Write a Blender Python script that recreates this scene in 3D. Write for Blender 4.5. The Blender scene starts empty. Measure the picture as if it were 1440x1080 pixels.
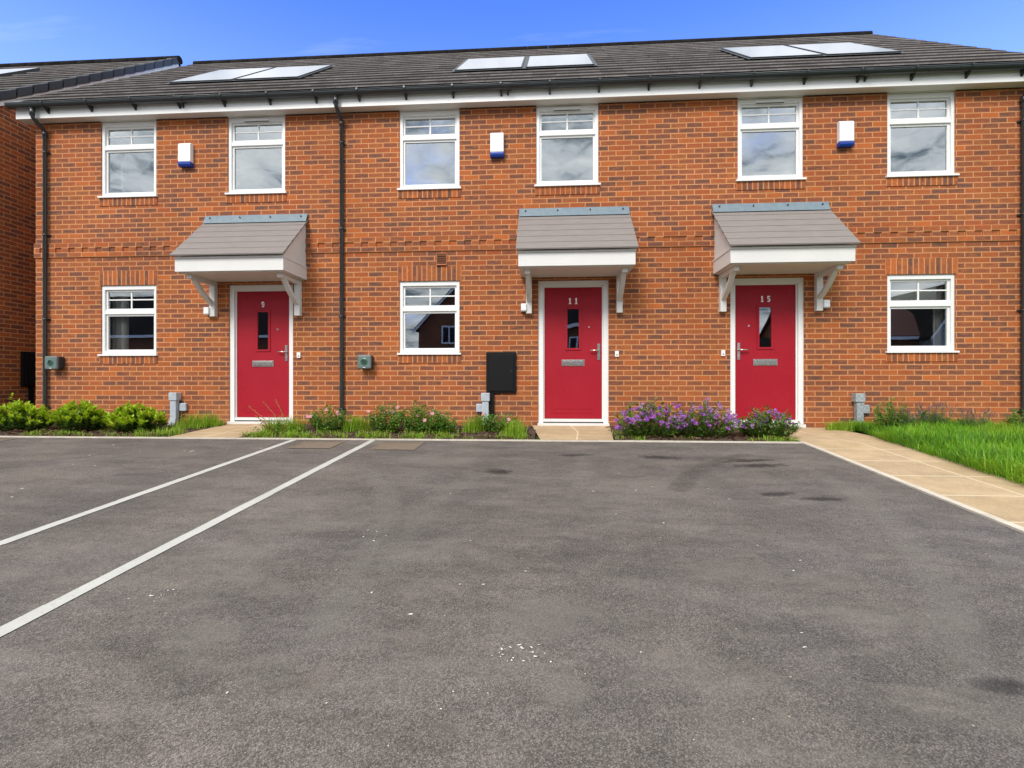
import bpy, bmesh, math, random
from mathutils import Vector, Matrix
random.seed(7)
R = math.radians
S = bpy.context.scene
COL = S.collection

# ------------------------------------------------------------------ node helpers
def newmat(name):
    m = bpy.data.materials.new(name); m.use_nodes = True
    nt = m.node_tree
    for n in list(nt.nodes): nt.nodes.remove(n)
    out = nt.nodes.new('ShaderNodeOutputMaterial')
    return m, nt, out

class G:
    """tiny node-graph writer"""
    def __init__(s, nt): s.nt = nt
    def n(s, t, **kw):
        nd = s.nt.nodes.new('ShaderNode' + t)
        for k, v in kw.items(): setattr(nd, k, v)
        return nd
    def link(s, a, b): s.nt.links.new(a, b)
    def put(s, sock, v):
        if isinstance(v, bpy.types.NodeSocket): s.link(v, sock)
        elif isinstance(v, (tuple, list)):
            try: sock.default_value = v if len(v) == len(sock.default_value) else tuple(v) + (1,)
            except TypeError: sock.default_value = v[0]
        else: sock.default_value = v
    def math(s, op, a, b=0.0, clamp=False):
        m = s.n('Math', operation=op); m.use_clamp = clamp
        s.put(m.inputs[0], a); s.put(m.inputs[1], b); return m.outputs[0]
    def vmath(s, op, a, b=(0, 0, 0)):
        m = s.n('VectorMath', operation=op); s.put(m.inputs[0], a); s.put(m.inputs[1], b); return m.outputs[0]
    def mix(s, f, a, b, blend='MIX'):
        m = s.n('Mix', data_type='RGBA', blend_type=blend)
        s.put(m.inputs[0], f); s.put(m.inputs[6], a); s.put(m.inputs[7], b); return m.outputs[2]
    def noise(s, vec, scale, detail=4, rough=.55, out=0):
        m = s.n('TexNoise'); s.put(m.inputs['Vector'], vec)
        m.inputs['Scale'].default_value = scale; m.inputs['Detail'].default_value = detail
        m.inputs['Roughness'].default_value = rough; return m.outputs[out]
    def ramp(s, f, stops, interp='LINEAR'):
        m = s.n('ValToRGB'); cr = m.color_ramp; cr.interpolation = interp
        while len(cr.elements) < len(stops): cr.elements.new(.5)
        for e, (p, c) in zip(cr.elements, stops):
            e.position = p; e.color = (c, c, c, 1) if not isinstance(c, (tuple, list)) else tuple(c) + (1,)
        s.put(m.inputs[0], f); return m.outputs[0]
    def sstep(s, x, a, b):
        m = s.n('MapRange', interpolation_type='SMOOTHSTEP')
        s.put(m.inputs[0], x); m.inputs[1].default_value = a; m.inputs[2].default_value = b
        return m.outputs[0]
    def scale(s, v, sc): return s.vmath('MULTIPLY', v, sc)
    def pbsdf(s, color, rough=.6, metal=0, spec=.5, normal=None):
        p = s.n('BsdfPrincipled'); s.put(p.inputs['Base Color'], color); s.put(p.inputs['Roughness'], rough)
        p.inputs['Metallic'].default_value = metal; p.inputs['Specular IOR Level'].default_value = spec
        if normal is not None: s.link(normal, p.inputs['Normal'])
        return p.outputs[0]
    def bump(s, h, strength=.3, dist=.01):
        b = s.n('Bump'); s.put(b.inputs['Height'], h); b.inputs['Strength'].default_value = strength
        b.inputs['Distance'].default_value = dist; return b.outputs[0]
    def uv(s): return s.n('TexCoord').outputs['UV']
    def obj(s): return s.n('TexCoord').outputs['Object']

MATS = {}
def simple(name, c, rough=.55, var=.12, vscale=6, metal=0, bump=0, bscale=60, spec=.5, stretch=(1, 1, 1), c2=None):
    """a procedural paint/plastic/metal with gentle tone variation"""
    m, nt, out = newmat(name); g = G(nt); o = g.scale(g.obj(), stretch)
    f = g.ramp(g.noise(o, vscale, 5), [(.3, 0.), (.7, 1.)])
    d = c2 if c2 else tuple(max(0, x * (1 - var)) for x in c)
    col = g.mix(f, c, d)
    nm = g.bump(g.noise(o, bscale, 3), bump, .004) if bump else None
    rg = g.math('ADD', g.math('MULTIPLY', g.noise(o, vscale * 2.3, 3), .2), rough - .1)
    g.link(g.pbsdf(col, rg, metal, spec, nm), out.inputs[0])
    MATS[name] = m; return m

def brick_mat(name, off=.5, w=.225, h=.075, dark=0.0):
    m, nt, out = newmat(name); g = G(nt); uv = g.uv()
    wob = g.noise(uv, 9, 2, .5, 1)
    uvw = g.vmath('ADD', uv, g.scale(g.vmath('SUBTRACT', wob, (.5, .5, .5)), (.006, .006, 0)))
    def bt(ms, sm):
        b = g.n('TexBrick'); b.offset = off; b.offset_frequency = 2; b.squash = 1
        g.put(b.inputs['Vector'], uvw); b.inputs['Scale'].default_value = 1
        b.inputs['Color1'].default_value = (0, 0, 0, 1); b.inputs['Color2'].default_value = (1, 1, 1, 1)
        b.inputs['Mortar'].default_value = (.5, .5, .5, 1)
        b.inputs['Mortar Size'].default_value = ms; b.inputs['Mortar Smooth'].default_value = sm
        b.inputs['Brick Width'].default_value = w; b.inputs['Row Height'].default_value = h
        b.inputs['Bias'].default_value = 0
        return b
    a = bt(.0060, .4); e = bt(.034, 1.0)
    tint = a.outputs['Color']
    base = g.ramp(tint, [(0, (.48, .128, .030)), (.18, (.38, .092, .025)), (.34, (.46, .136, .032)), (.5, (.33, .088, .029)), (.66, (.43, .116, .031)), (.82, (.29, .090, .037)), (1, (.37, .100, .031))])
    # dark firing smears sit in the middle of the bricks
    smear_n = g.noise(g.scale(uv, (9, 45, 1)), 1, 5, .65)
    how = g.ramp(tint, [(0, .15), (.12, .55), (.2, .2), (.32, .75), (.42, .3), (.52, 1.), (.6, .45), (.7, .9), (.84, 1.0), (.93, .55), (1, .9)])
    sm = g.math('MULTIPLY', how, g.math('MULTIPLY', g.math('SUBTRACT', 1.0, e.outputs['Fac']), 1.35, True), True)
    sm = g.math('MULTIPLY', sm, g.ramp(smear_n, [(.34, .0), (.54, 1.)]), True)
    dk = g.mix(g.noise(uv, 3.1, 2), (.110, .060, .042), (.074, .058, .058))
    br = g.mix(g.math('MULTIPLY', sm, .88), base, dk)
    fine = g.ramp(g.noise(g.scale(uv, (40, 90, 1)), 1, 6, .7), [(.3, .72), (.7, 1.22)])
    br = g.mix(1, br, fine, 'MULTIPLY')
    mort = g.mix(g.noise(uv, 30, 4), (.60, .335, .165), (.49, .26, .125))
    col = g.mix(a.outputs['Fac'], br, mort)
    big = g.ramp(g.noise(uv, .6, 5, .65), [(.28, .80), (.72, 1.16)])
    col = g.mix(1, col, big, 'MULTIPLY')
    # lime bloom near the ground
    sep = g.n('SeparateXYZ'); g.put(sep.inputs[0], uv)
    low = g.math('MULTIPLY', g.sstep(sep.outputs[1], 1.3, -.1), g.ramp(g.noise(g.scale(uv, (1.4, 2.6, 1)), 1, 5, .65), [(.45, 0.), (.75, 1.)]))
    col = g.mix(g.math('MULTIPLY', low, .32), col, (.50, .24, .115))
    if dark: col = g.mix(dark, col, (.05, .03, .025))
    hgt = g.math('ADD', g.math('SUBTRACT', 1.0, a.outputs['Fac']), g.math('MULTIPLY', g.noise(g.scale(uv, (60, 90, 1)), 1, 5, .7), .45))
    nm = g.bump(hgt, .55, .006)
    g.link(g.pbsdf(col, .85, 0, .25, nm), out.inputs[0])
    MATS[name] = m; return m

def glass_mat(name, base=.2, tint=(.92, .95, .94), wob=.012, seed=0):
    m, nt, out = newmat(name); g = G(nt); o = g.obj()
    lw = g.n('LayerWeight'); lw.inputs['Blend'].default_value = .35
    f = g.math('ADD', g.math('MULTIPLY', lw.outputs['Fresnel'], .9), base, True)
    nz = g.noise(g.vmath('ADD', o, (seed, seed, 0)), 2.2, 1)
    gl = g.n('BsdfGlossy'); gl.inputs['Roughness'].default_value = .01; gl.inputs['Color'].default_value = (.93, .97, .98, 1)
    g.link(g.bump(nz, wob, .2), gl.inputs['Normal'])
    tr = g.n('BsdfTransparent'); tr.inputs[0].default_value = tint + (1,)
    mx = g.n('MixShader'); g.link(f, mx.inputs[0]); g.link(tr.outputs[0], mx.inputs[1]); g.link(gl.outputs[0], mx.inputs[2])
    g.link(mx.outputs[0], out.inputs[0]); MATS[name] = m; return m

def leaf_mat(name, ca, cb, cc=None, rough=.5, trans=.3, spec=.4):
    m, nt, out = newmat(name); g = G(nt)
    rnd = g.n('NewGeometry').outputs['Random Per Island']
    col = g.ramp(rnd, [(0, ca), (.55, cb), (1, cc or cb)])
    col = g.mix(.35, col, g.mix(g.noise(g.obj(), 5, 3), tuple(x * .6 for x in cb), tuple(min(1, x * 1.3) for x in ca)))
    p = g.pbsdf(col, rough, 0, spec)
    t = g.n('BsdfTranslucent'); g.put(t.inputs[0], g.mix(.5, col, (.3, .4, .03)))
    mx = g.n('MixShader'); mx.inputs[0].default_value = trans
    g.link(p, mx.inputs[1]); g.link(t.outputs[0], mx.inputs[2]); g.link(mx.outputs[0], out.inputs[0])
    MATS[name] = m; return m

# ------------------------------------------------------------------ materials
BRK = brick_mat('brick_wall_mat')
SOL = brick_mat('soldier_brick_mat', 0.0, .075, 3.0)
WHT = simple('white_upvc', (.79, .79, .78), .35, .05, 3)
WHT2 = simple('white_trim', (.70, .69, .67), .45, .07, 2.5)
WSOF = simple('soffit_board', (.70, .67, .63), .5, .06, 3)
BLK = simple('black_plastic', (.022, .028, .032), .3, .2, 3, spec=.7)
BLKM = simple('meter_box_black', (.006, .006, .007), .6, .3, 30, bump=.25, bscale=220, spec=.2)
GRYP = simple('grey_duct_plastic', (.46, .50, .55), .5, .25, 14)
RUB = simple('dark_rubber', (.02, .02, .02), .7)
CHR = simple('brushed_steel', (.62, .60, .57), .28, .15, 30, metal=1)
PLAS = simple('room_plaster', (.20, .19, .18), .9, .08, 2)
CURT = simple('curtain_cloth', (.75, .74, .70), .85, .08, 8)
CAPM = simple('grey_cap_plastic', (.030, .034, .040), .5, .3, 5)
FLASH = simple('blue_grey_flashing', (.13, .185, .225), .45, .2, 12, c2=(.18, .23, .26))
ALRM = simple('alarm_white', (.82, .83, .84), .3, .04, 4)
BLUE = simple('alarm_blue', (.006, .045, .33), .25, .1, 4)
EVG = simple('charger_grey', (.13, .17, .17), .4, .15, 12)
EVD = simple('charger_dark', (.025, .028, .03), .5)
EVGR = simple('charger_green_ring', (.02, .14, .07), .35)
CREAM = simple('off_white_board', (.74, .72, .68), .5, .05, 3)
NUM = simple('number_enamel', (.85, .85, .84), .4, .02)
TERRA = simple('terracotta_vent', (.13, .045, .015), .85, .3, 60, bump=.3)
GL_UP = glass_mat('glass_upper', .34, wob=.010)
GL_LO = glass_mat('glass_lower', .22, wob=.0016)
GL_DR = glass_mat('glass_door', .22, (.4, .43, .43), wob=.006)
STEM = simple('plant_stem', (.10, .07, .03), .8, .4, 20)
GSTEM = simple('green_stem', (.09, .15, .03), .7, .4, 20)

def door_mat():
    m, nt, out = newmat('red_composite_door'); g = G(nt); o = g.obj()
    gr = g.noise(g.scale(o, (90, 90, 7)), 1, 5, .6)
    col = g.mix(g.ramp(gr, [(.35, 0.), (.7, 1.)]), (.32, .004, .016), (.255, .003, .012))
    col = g.mix(g.math('MULTIPLY', g.noise(o, 3, 3), .25), col, (.52, .03, .05))
    g.link(g.pbsdf(col, .5, 0, .25, g.bump(gr, .25, .003)), out.inputs[0]); return m
DOOR = door_mat()

def tile_mat(name, ca, cb, cc, w, h, grime=.4):
    m, nt, out = newmat(name); g = G(nt); uv = g.uv()
    b = g.n('TexBrick'); b.offset = .5; g.put(b.inputs['Vector'], uv); b.inputs['Scale'].default_value = 1
    b.inputs['Color1'].default_value = (0, 0, 0, 1); b.inputs['Color2'].default_value = (1, 1, 1, 1); b.inputs['Mortar'].default_value = (.5, .5, .5, 1)
    b.inputs['Mortar Size'].default_value = .003; b.inputs['Mortar Smooth'].default_value = .1
    b.inputs['Brick Width'].default_value = w; b.inputs['Row Height'].default_value = h
    col = g.ramp(b.outputs['Color'], [(0, ca), (.5, cb), (1, cc)])
    col = g.mix(1, col, g.ramp(g.noise(g.scale(uv, (5, 12, 1)), 1, 6, .7), [(.3, .7), (.7, 1.3)]), 'MULTIPLY')
    col = g.mix(g.math('MULTIPLY', g.noise(uv, 1.2, 4), grime), col, tuple(x * .7 for x in cb))
    col = g.mix(g.math('MULTIPLY', b.outputs['Fac'], .75), col, tuple(x * .35 for x in ca))
    df = g.n('BsdfDiffuse'); g.put(df.inputs[0], col); df.inputs[1].default_value = .9; g.link(g.bump(g.noise(g.scale(uv, (120, 120, 1)), 1, 4, .7), .25, .004), df.inputs['Normal'])
    g.link(df.outputs[0], out.inputs[0])
    MATS[name] = m; return m
TILE = tile_mat('concrete_roof_tile', (.029, .0265, .0255), (.035, .032, .0305), (.043, .039, .037), .34, 20)
TEDGE = tile_mat('lit_tile_edge', (.20, .18, .175), (.25, .228, .222), (.29, .265, .26), .34, 20, .25)  # front edges coloured paler than the tile tops, standing for sky light on them
CTILE = simple('canopy_tile_effect', (.245, .215, .200), .75, .12, 5, bump=.25, bscale=120, stretch=(1, 4, 4), c2=(.215, .190, .178), spec=.2)

def panel_mat():
    m, nt, out = newmat('solar_panel_glass'); g = G(nt); uv = g.uv()
    b = g.n('TexBrick'); b.offset = 0; g.put(b.inputs['Vector'], uv); b.inputs['Scale'].default_value = 1
    b.inputs['Color1'].default_value = (.012, .014, .022, 1); b.inputs['Color2'].default_value = (.016, .018, .028, 1); b.inputs['Mortar'].default_value = (.05, .05, .055, 1)
    b.inputs['Mortar Size'].default_value = .003; b.inputs['Brick Width'].default_value = .16; b.inputs['Row Height'].default_value = .16
    p = g.n('BsdfPrincipled'); g.put(p.inputs['Base Color'], b.outputs['Color']); p.inputs['Roughness'].default_value = .12
    p.inputs['Coat Weight'].default_value = .25; p.inputs['Coat Roughness'].default_value = .03; p.inputs['IOR'].default_value = 1.45
    g.link(p.outputs[0], out.inputs[0]); return m
PANEL = panel_mat()

def tarmac_mat():
    m, nt, out = newmat('tarmac'); g = G(nt); o = g.n('NewGeometry').outputs['Position']
    v = g.n('TexVoronoi'); g.put(v.inputs['Vector'], o); v.inputs['Scale'].default_value = 230
    agg = g.ramp(v.outputs['Color'], [(.1, .5), (.5, .95), (.9, 1.75)])
    edge = g.ramp(v.outputs['Distance'], [(.15, 1.1), (.6, .7)])
    big = g.ramp(g.noise(o, .55, 6, .62), [(.3, .72), (.7, 1.2)])
    mid = g.ramp(g.noise(g.scale(o, (2.2, 4.2, 1)), 1, 6, .7), [(.28, .74), (.72, 1.26)])
    med = g.ramp(g.noise(o, 14, 5, .7), [(.3, .88), (.7, 1.12)])
    tone = g.mix(g.ramp(g.noise(o, 1.3, 4, .6), [(.35, 0.), (.65, 1.)]), (.148, .130, .122), (.168, .146, .127))
    c = g.mix(1, tone, agg, 'MULTIPLY'); c = g.mix(1, c, edge, 'MULTIPLY')
    c = g.mix(1, c, big, 'MULTIPLY'); c = g.mix(1, c, mid, 'MULTIPLY'); c = g.mix(1, c, med, 'MULTIPLY')
    # dusty worn patches and pale scuffs
    dust = g.ramp(g.noise(g.scale(o, (1.1, 2.6, 1)), 1.3, 8, .72), [(.48, 0.), (.72, 1.)])
    c = g.mix(g.math('MULTIPLY', dust, .42), c, (.245, .218, .185))
    d2 = g.ramp(g.noise(g.scale(g.vmath('ADD', o, (31, 17, 0)), (2.4, 5.5, 1)), 1.6, 7, .7), [(.56, 0.), (.74, 1.)])
    c = g.mix(g.math('MULTIPLY', d2, .28), c, (.27, .24, .20))
    dk = g.ramp(g.noise(g.vmath('ADD', g.scale(o, (.9, 1.7, 1)), (7, 3, 0)), 1.5, 6, .7), [(.58, 0.), (.75, 1.)])
    c = g.mix(g.math('MULTIPLY', dk, .42), c, (.035, .032, .033))
    v2 = g.n('TexVoronoi'); g.put(v2.inputs['Vector'], o); v2.inputs['Scale'].default_value = 11
    spk = g.math('MULTIPLY', g.math('LESS_THAN', v2.outputs['Distance'], .045), g.ramp(v2.outputs['Color'], [(.62, 0.), (.66, 1.)], 'LINEAR'))
    c = g.mix(g.math('MULTIPLY', spk, .75), c, (.44, .38, .30))
    h = g.math('ADD', v.outputs['Distance'], g.math('MULTIPLY', g.noise(o, 40, 4, .7), .8))
    g.link(g.pbsdf(c, .82, 0, .3, g.bump(h, .6, .006)), out.inputs[0]); return m
TARM = tarmac_mat()

def paint_mat(name, c, wear=.35):
    m, nt, out = newmat(name); g = G(nt); o = g.n('NewGeometry').outputs['Position']
    n1 = g.ramp(g.noise(o, 55, 5, .75), [(.28, 1.), (.42, 0.)])
    n2 = g.ramp(g.noise(o, 3.0, 5, .65), [(.35, 0.), (.7, 1.)])
    col = g.mix(g.math('MULTIPLY', n2, .35), c, tuple(x * .62 for x in c))
    col = g.mix(g.math('MULTIPLY', n1, wear * 2, True), col, (.14, .125, .115))
    g.link(g.pbsdf(col, .8, 0, .3, g.bump(g.noise(o, 120, 4), .3, .004)), out.inputs[0]); return m
LINE = paint_mat('road_paint', (.50, .49, .455))

def slab_mat():
    m, nt, out = newmat('buff_paving'); g = G(nt); uv = g.uv(); o = g.n('NewGeometry').outputs['Position']
    b = g.n('TexBrick'); b.offset = 0; g.put(b.inputs['Vector'], uv); b.inputs['Scale'].default_value = 1
    b.inputs['Color1'].default_value = (0, 0, 0, 1); b.inputs['Color2'].default_value = (1, 1, 1, 1); b.inputs['Mortar'].default_value = (.5, .5, .5, 1)
    b.inputs['Mortar Size'].default_value = .011; b.inputs['Mortar Smooth'].default_value = .4
    b.inputs['Brick Width'].default_value = .6; b.inputs['Row Height'].default_value = .6
    c = g.ramp(b.outputs['Color'], [(0, (.43, .315, .185)), (.5, (.48, .355, .21)), (1, (.45, .33, .205))])
    c = g.mix(1, c, g.ramp(g.noise(o, 3.5, 6, .65), [(.3, .82), (.7, 1.15)]), 'MULTIPLY')
    c = g.mix(1, c, g.ramp(g.noise(o, 60, 5, .7), [(.3, .85), (.7, 1.14)]), 'MULTIPLY')
    c = g.mix(g.math('MULTIPLY', b.outputs['Fac'], .8), c, (.66, .56, .40))
    g.link(g.pbsdf(c, .85, 0, .25, g.bump(g.noise(o, 90, 4), .25, .004)), out.inputs[0]); return m
SLAB = slab_mat()
CONC = simple('kerb_concrete', (.62, .56, .47), .85, .3, 9, bump=.3, bscale=90, c2=(.48, .43, .35))
CONCG = simple('grey_kerb_stone', (.20, .21, .22), .85, .3, 9, bump=.3, bscale=90)
SOILM = simple('bed_soil', (.085, .052, .034), .95, .5, 14, bump=1.0, bscale=35, c2=(.04, .026, .018))
GRND = simple('lawn_soil', (.045, .075, .014), .95, .5, 2.5, bump=.6, bscale=30, c2=(.06, .09, .02))
BARK = leaf_mat('bark_chip', (.15, .075, .045), (.07, .038, .024), (.26, .17, .11), .9, .02, .1)
RUST = simple('rusty_cover', (.22, .155, .095), .9, .4, 26, bump=.6, bscale=50, c2=(.13, .108, .095))
RUSTF = simple('cover_frame', (.22, .17, .115), .9, .3, 20, bump=.3, bscale=60)
GRASS = leaf_mat('grass_blade', (.10, .32, .010), (.20, .50, .014), (.36, .58, .05), .5, .35)
GRASSD = leaf_mat('lawn_blade_deep', (.05, .17, .012), (.08, .25, .014), (.13, .30, .03), .5, .35)
GRASSB = leaf_mat('verge_grass', (.15, .34, .014), (.28, .46, .02), (.44, .48, .06), .55, .35)
LEAFD = leaf_mat('laurel_leaf', (.030, .085, .014), (.055, .15, .022), (.09, .22, .03), .28, .18, .55)
LEAFY = leaf_mat('laurel_new_leaf', (.30, .54, .012), (.48, .64, .02), (.66, .62, .06), .35, .4)
LEAFR = leaf_mat('rose_leaf', (.07, .18, .02), (.13, .28, .03), (.22, .34, .06), .45, .25)
LEAFP = leaf_mat('bush_leaf', (.035, .10, .014), (.09, .22, .022), (.26, .32, .05), .45, .25)
LEAFL = leaf_mat('lavender_leaf', (.06, .11, .05), (.10, .17, .07), (.14, .20, .10), .7, .2)
LAVF = leaf_mat('lavender_flower', (.10, .06, .14), (.15, .10, .20), (.19, .14, .17), .8, .2)
PURP = leaf_mat('purple_petal', (.24, .04, .36), (.36, .08, .46), (.50, .20, .56), .6, .3)
MAUV = leaf_mat('faded_petal', (.32, .16, .36), (.42, .24, .42), (.26, .10, .32), .6, .3)
PINK = leaf_mat('pink_petal', (.70, .22, .30), (.76, .36, .40), (.80, .50, .48), .6, .3)
SEED = leaf_mat('dock_seed', (.40, .15, .05), (.46, .20, .07), (.34, .12, .05), .8, .2)
WEED = leaf_mat('weed_leaf', (.07, .19, .02), (.13, .29, .03), (.20, .34, .05), .5, .3)
YEL = simple('flower_eye', (.55, .35, .03), .7)

# ------------------------------------------------------------------ mesh helpers
class MB:
    def __init__(s): s.v = []; s.f = []; s.m = []; s.sm = []; s.uvs = {}
    def face(s, pts, mi=0, smooth=False, uv=None):
        i = len(s.v); s.v += [tuple(p) for p in pts]; s.f.append(tuple(range(i, i + len(pts)))); s.m.append(mi); s.sm.append(smooth)
        if uv: s.uvs[len(s.f) - 1] = uv
    def box(s, x0, x1, y0, y1, z0, z1, mi=0):
        i = len(s.v)
        s.v += [(x0, y0, z0), (x1, y0, z0), (x1, y1, z0), (x0, y1, z0), (x0, y0, z1), (x1, y0, z1), (x1, y1, z1), (x0, y1, z1)]
        for q in ((0, 3, 2, 1), (4, 5, 6, 7), (0, 1, 5, 4), (1, 2, 6, 5), (2, 3, 7, 6), (3, 0, 4, 7)):
            s.f.append(tuple(i + k for k in q)); s.m.append(mi); s.sm.append(False)
    def prism_x(s, prof, x0, x1, mi=0):
        """profile of (y,z) points (counter-clockwise seen from +x) extruded along x"""
        n = len(prof); i = len(s.v)
        s.v += [(x0, y, z) for y, z in prof] + [(x1, y, z) for y, z in prof]
        for k in range(n):
            k2 = (k + 1) % n; s.f.append((i + k, i + n + k, i + n + k2, i + k2)[::-1]); s.m.append(mi); s.sm.append(False)
        s.f.append(tuple(i + k for k in range(n))[::-1]); s.m.append(mi); s.sm.append(False)
        s.f.append(tuple(i + n + k for k in range(n))); s.m.append(mi); s.sm.append(False)
    def tube(s, path, r, n=10, mi=0, caps=True):
        path = [Vector(p) for p in path]; rs = r if isinstance(r, (list, tuple)) else [r] * len(path)
        rings = []; up = Vector((0, 0, 1))
        for k, p in enumerate(path):
            d = (path[min(k + 1, len(path) - 1)] - path[max(k - 1, 0)]).normalized()
            a = d.cross(up if abs(d.z) < .9 else Vector((1, 0, 0))).normalized() if k == 0 else (pa - d * pa.dot(d)).normalized()
            pa = a; b = d.cross(a)
            i = len(s.v); s.v += [tuple(p + (a * math.cos(t) + b * math.sin(t)) * rs[k]) for t in [2 * math.pi * j / n for j in range(n)]]
            rings.append(i)
        for q in range(len(rings) - 1):
            for j in range(n):
                j2 = (j + 1) % n
                s.f.append((rings[q] + j, rings[q] + j2, rings[q + 1] + j2, rings[q + 1] + j)); s.m.append(mi); s.sm.append(True)
        if caps:
            s.f.append(tuple(rings[0] + j for j in range(n))[::-1]); s.m.append(mi); s.sm.append(False)
            s.f.append(tuple(rings[-1] + j for j in range(n))); s.m.append(mi); s.sm.append(False)
    def leaf(s, p, d, up, L, W, mi=0, fold=.25):
        """four-sided pointed leaf, creased along the rib"""
        d = d.normalized(); a = d.cross(up)
        if a.length < 1e-3: a = d.cross(Vector((1, 0, 0)))
        a.normalize(); nrm = a.cross(d)
        b = p + d * L * .45 - nrm * 0
        i = len(s.v)
        s.v += [tuple(p), tuple(b + a * W / 2 + nrm * W * fold), tuple(p + d * L), tuple(b - a * W / 2 + nrm * W * fold)]
        s.f += [(i, i + 1, i + 2), (i, i + 2, i + 3)]; s.m += [mi, mi]; s.sm += [True, True]
    def build(s, name, mats, parent=None, base=(0, 0, 0), weld=False, bevel=0):
        me = bpy.data.meshes.new(name); me.from_pydata(s.v, [], s.f)
        for m in (mats if isinstance(mats, (list, tuple)) else [mats]): me.materials.append(m)
        me.polygons.foreach_set('material_index', s.m); me.polygons.foreach_set('use_smooth', s.sm)
        if len(s.f) < 20000:
            ul = me.uv_layers.new(name='UVMap')
            for p in me.polygons:
                if p.index in s.uvs:
                    for li, u in zip(p.loop_indices, s.uvs[p.index]): ul.data[li].uv = u
                    continue
                nx, ny, nz = (abs(c) for c in p.normal)
                for li in p.loop_indices:
                    x, y, z = s.v[me.loops[li].vertex_index]
                    ul.data[li].uv = (x, z) if ny >= nx and ny >= nz else ((y, z) if nx >= nz else (x, y))
        base = Vector(base)
        if parent is not None: base = WORLD[parent.name]
        if base.length: me.transform(Matrix.Translation(-base))
        o = bpy.data.objects.new(name, me); COL.objects.link(o)
        if parent is not None: o.parent = parent
        else: o.location = base
        WORLD[o.name] = base.copy()
        if bevel:
            b = o.modifiers.new('Bevel', 'BEVEL'); b.width = bevel; b.segments = 3; b.limit_method = 'ANGLE'
            if not weld: w = o.modifiers.new('Weld', 'WELD'); w.merge_threshold = 1e-5; o.modifiers.move(1, 0)
        return o
WORLD = {}
def tag(o, label=None, cat=None, group=None, kind=None):
    if label: o['label'] = label
    if cat: o['category'] = cat
    if group: o['group'] = group
    if kind: o['kind'] = kind
    return o
def empty(name, loc, label, cat, group=None):
    e = bpy.data.objects.new(name, None); COL.objects.link(e); e.location = loc; e.empty_display_size = .2
    WORLD[e.name] = Vector(loc); return tag(e, label, cat, group)
def part_of(o, parent):
    return o
def dup(root, shift, label):
    def cp(o, par):
        c = o.copy(); COL.objects.link(c); c.parent = par
        for ch in o.children: cp(ch, c)
        return c
    r = cp(root, None); r.location = Vector(root.location) + Vector(shift); r['label'] = label
    WORLD[r.name] = Vector(r.location); return r

# ------------------------------------------------------------------ ground
def gz(y):
    if y >= -1.4: return -.09 + (y + 1.4) * .042
    return -.09 + .065 * (max(y, -8.0) + 1.4)

def sheet(name, mat, xa, xb, ys, dz=0.0, n=1, base=(0, 0, 0), uvrot=None):
    """sheet following the slope; xa, xb: numbers or functions of y"""
    mb = MB()
    fa = xa if callable(xa) else (lambda y: xa); fb = xb if callable(xb) else (lambda y: xb)
    for y0, y1 in zip(ys, ys[1:]):
        for k in range(n):
            t0, t1 = k / n, (k + 1) / n
            L = lambda y, t: (fa(y) + (fb(y) - fa(y)) * t, y, gz(y) + dz)
            mb.face([L(y0, t0), L(y0, t1), L(y1, t1), L(y1, t0)])
    return mb.build(name, mat)

ys_all = [-300, -60, -20, -8, -1.4, 0, 12, 60, 300]
mb = MB()
for y0, y1 in zip(ys_all, ys_all[1:]):
    mb.face([(-300, y0, gz(y0) - .03 if y0 < 0 else -.06), (300, y0, gz(y0) - .03 if y0 < 0 else -.06), (300, y1, gz(y1) - .03 if y1 < 0 else -.06), (-300, y1, gz(y1) - .03 if y1 < 0 else -.06)])
tag(mb.build('ground', GRND), kind='structure')

KX = lambda y: 3.02 + (y + 1.35) * .05                      # right-hand edge of the parking court
tarm = tag(sheet('parking_court', TARM, -40, lambda y: KX(y) - .06 if y > -8 else KX(-8) - .06, [-18, -8, -4, -1.425]), kind='structure')
tag(sheet('road', TARM, -60, 60, [-24, -18.0], -.004), kind='structure')

# white bay lines
def road_line(x, y0, y1, w=.076):
    mb = MB(); n = 24
    for k in range(n):
        a = y0 + (y1 - y0) * k / n; b = y0 + (y1 - y0) * (k + 1) / n
        j = [random.uniform(-.003, .003) for _ in range(2)]
        mb.face([(x - w / 2 + j[0], a, gz(a) + .004), (x + w / 2 + j[1], a, gz(a) + .004), (x + w / 2 + j[1], b, gz(b) + .004), (x - w / 2 + j[0], b, gz(b) + .004)])
    return tag(mb.build('bay_line', LINE), kind='structure')
road_line(-3.125, -6.6, -1.46); road_line(-2.13, -6.6, -1.46)

# kerb edgings (pale concrete, a low upstand along the beds)
mb = MB()
x = -12.0
while x < 2.98:
    e = min(x + .9, 2.985)
    mb.box(x + .002, e - .002, -1.425, -1.375, -.2, gz(-1.4) + .014 + random.uniform(-.002, .002)); x += .9
tag(mb.build('edging_kerb', CONC), kind='structure')
mb = MB(); y = -1.36
while y > -8:
    y2 = y - .9
    i = len(mb.v)
    for yy in (y - .002, y2 + .002):
        for xx in (KX(yy) - .055, KX(yy)):
            mb.v += [(xx, yy, gz(yy) - .15), (xx, yy, gz(yy) + .013)]
    for q in ((0, 1, 3, 2), (4, 6, 7, 5), (0, 4, 5, 1), (2, 3, 7, 6), (1, 5, 7, 3)):
        mb.f.append(tuple(i + k for k in q)); mb.m.append(0); mb.sm.append(False)
    y = y2
tag(mb.build('path_kerb', CONC), kind='structure')
mb = MB()
for k in range(6): mb.box(-1.30 - .915 * (k + 1), -1.30 - .915 * k - .008, -6.60, -6.368, -.7, gz(-6.36) + .008)
tag(mb.build('grey_kerb', CONCG), kind='structure')

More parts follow.
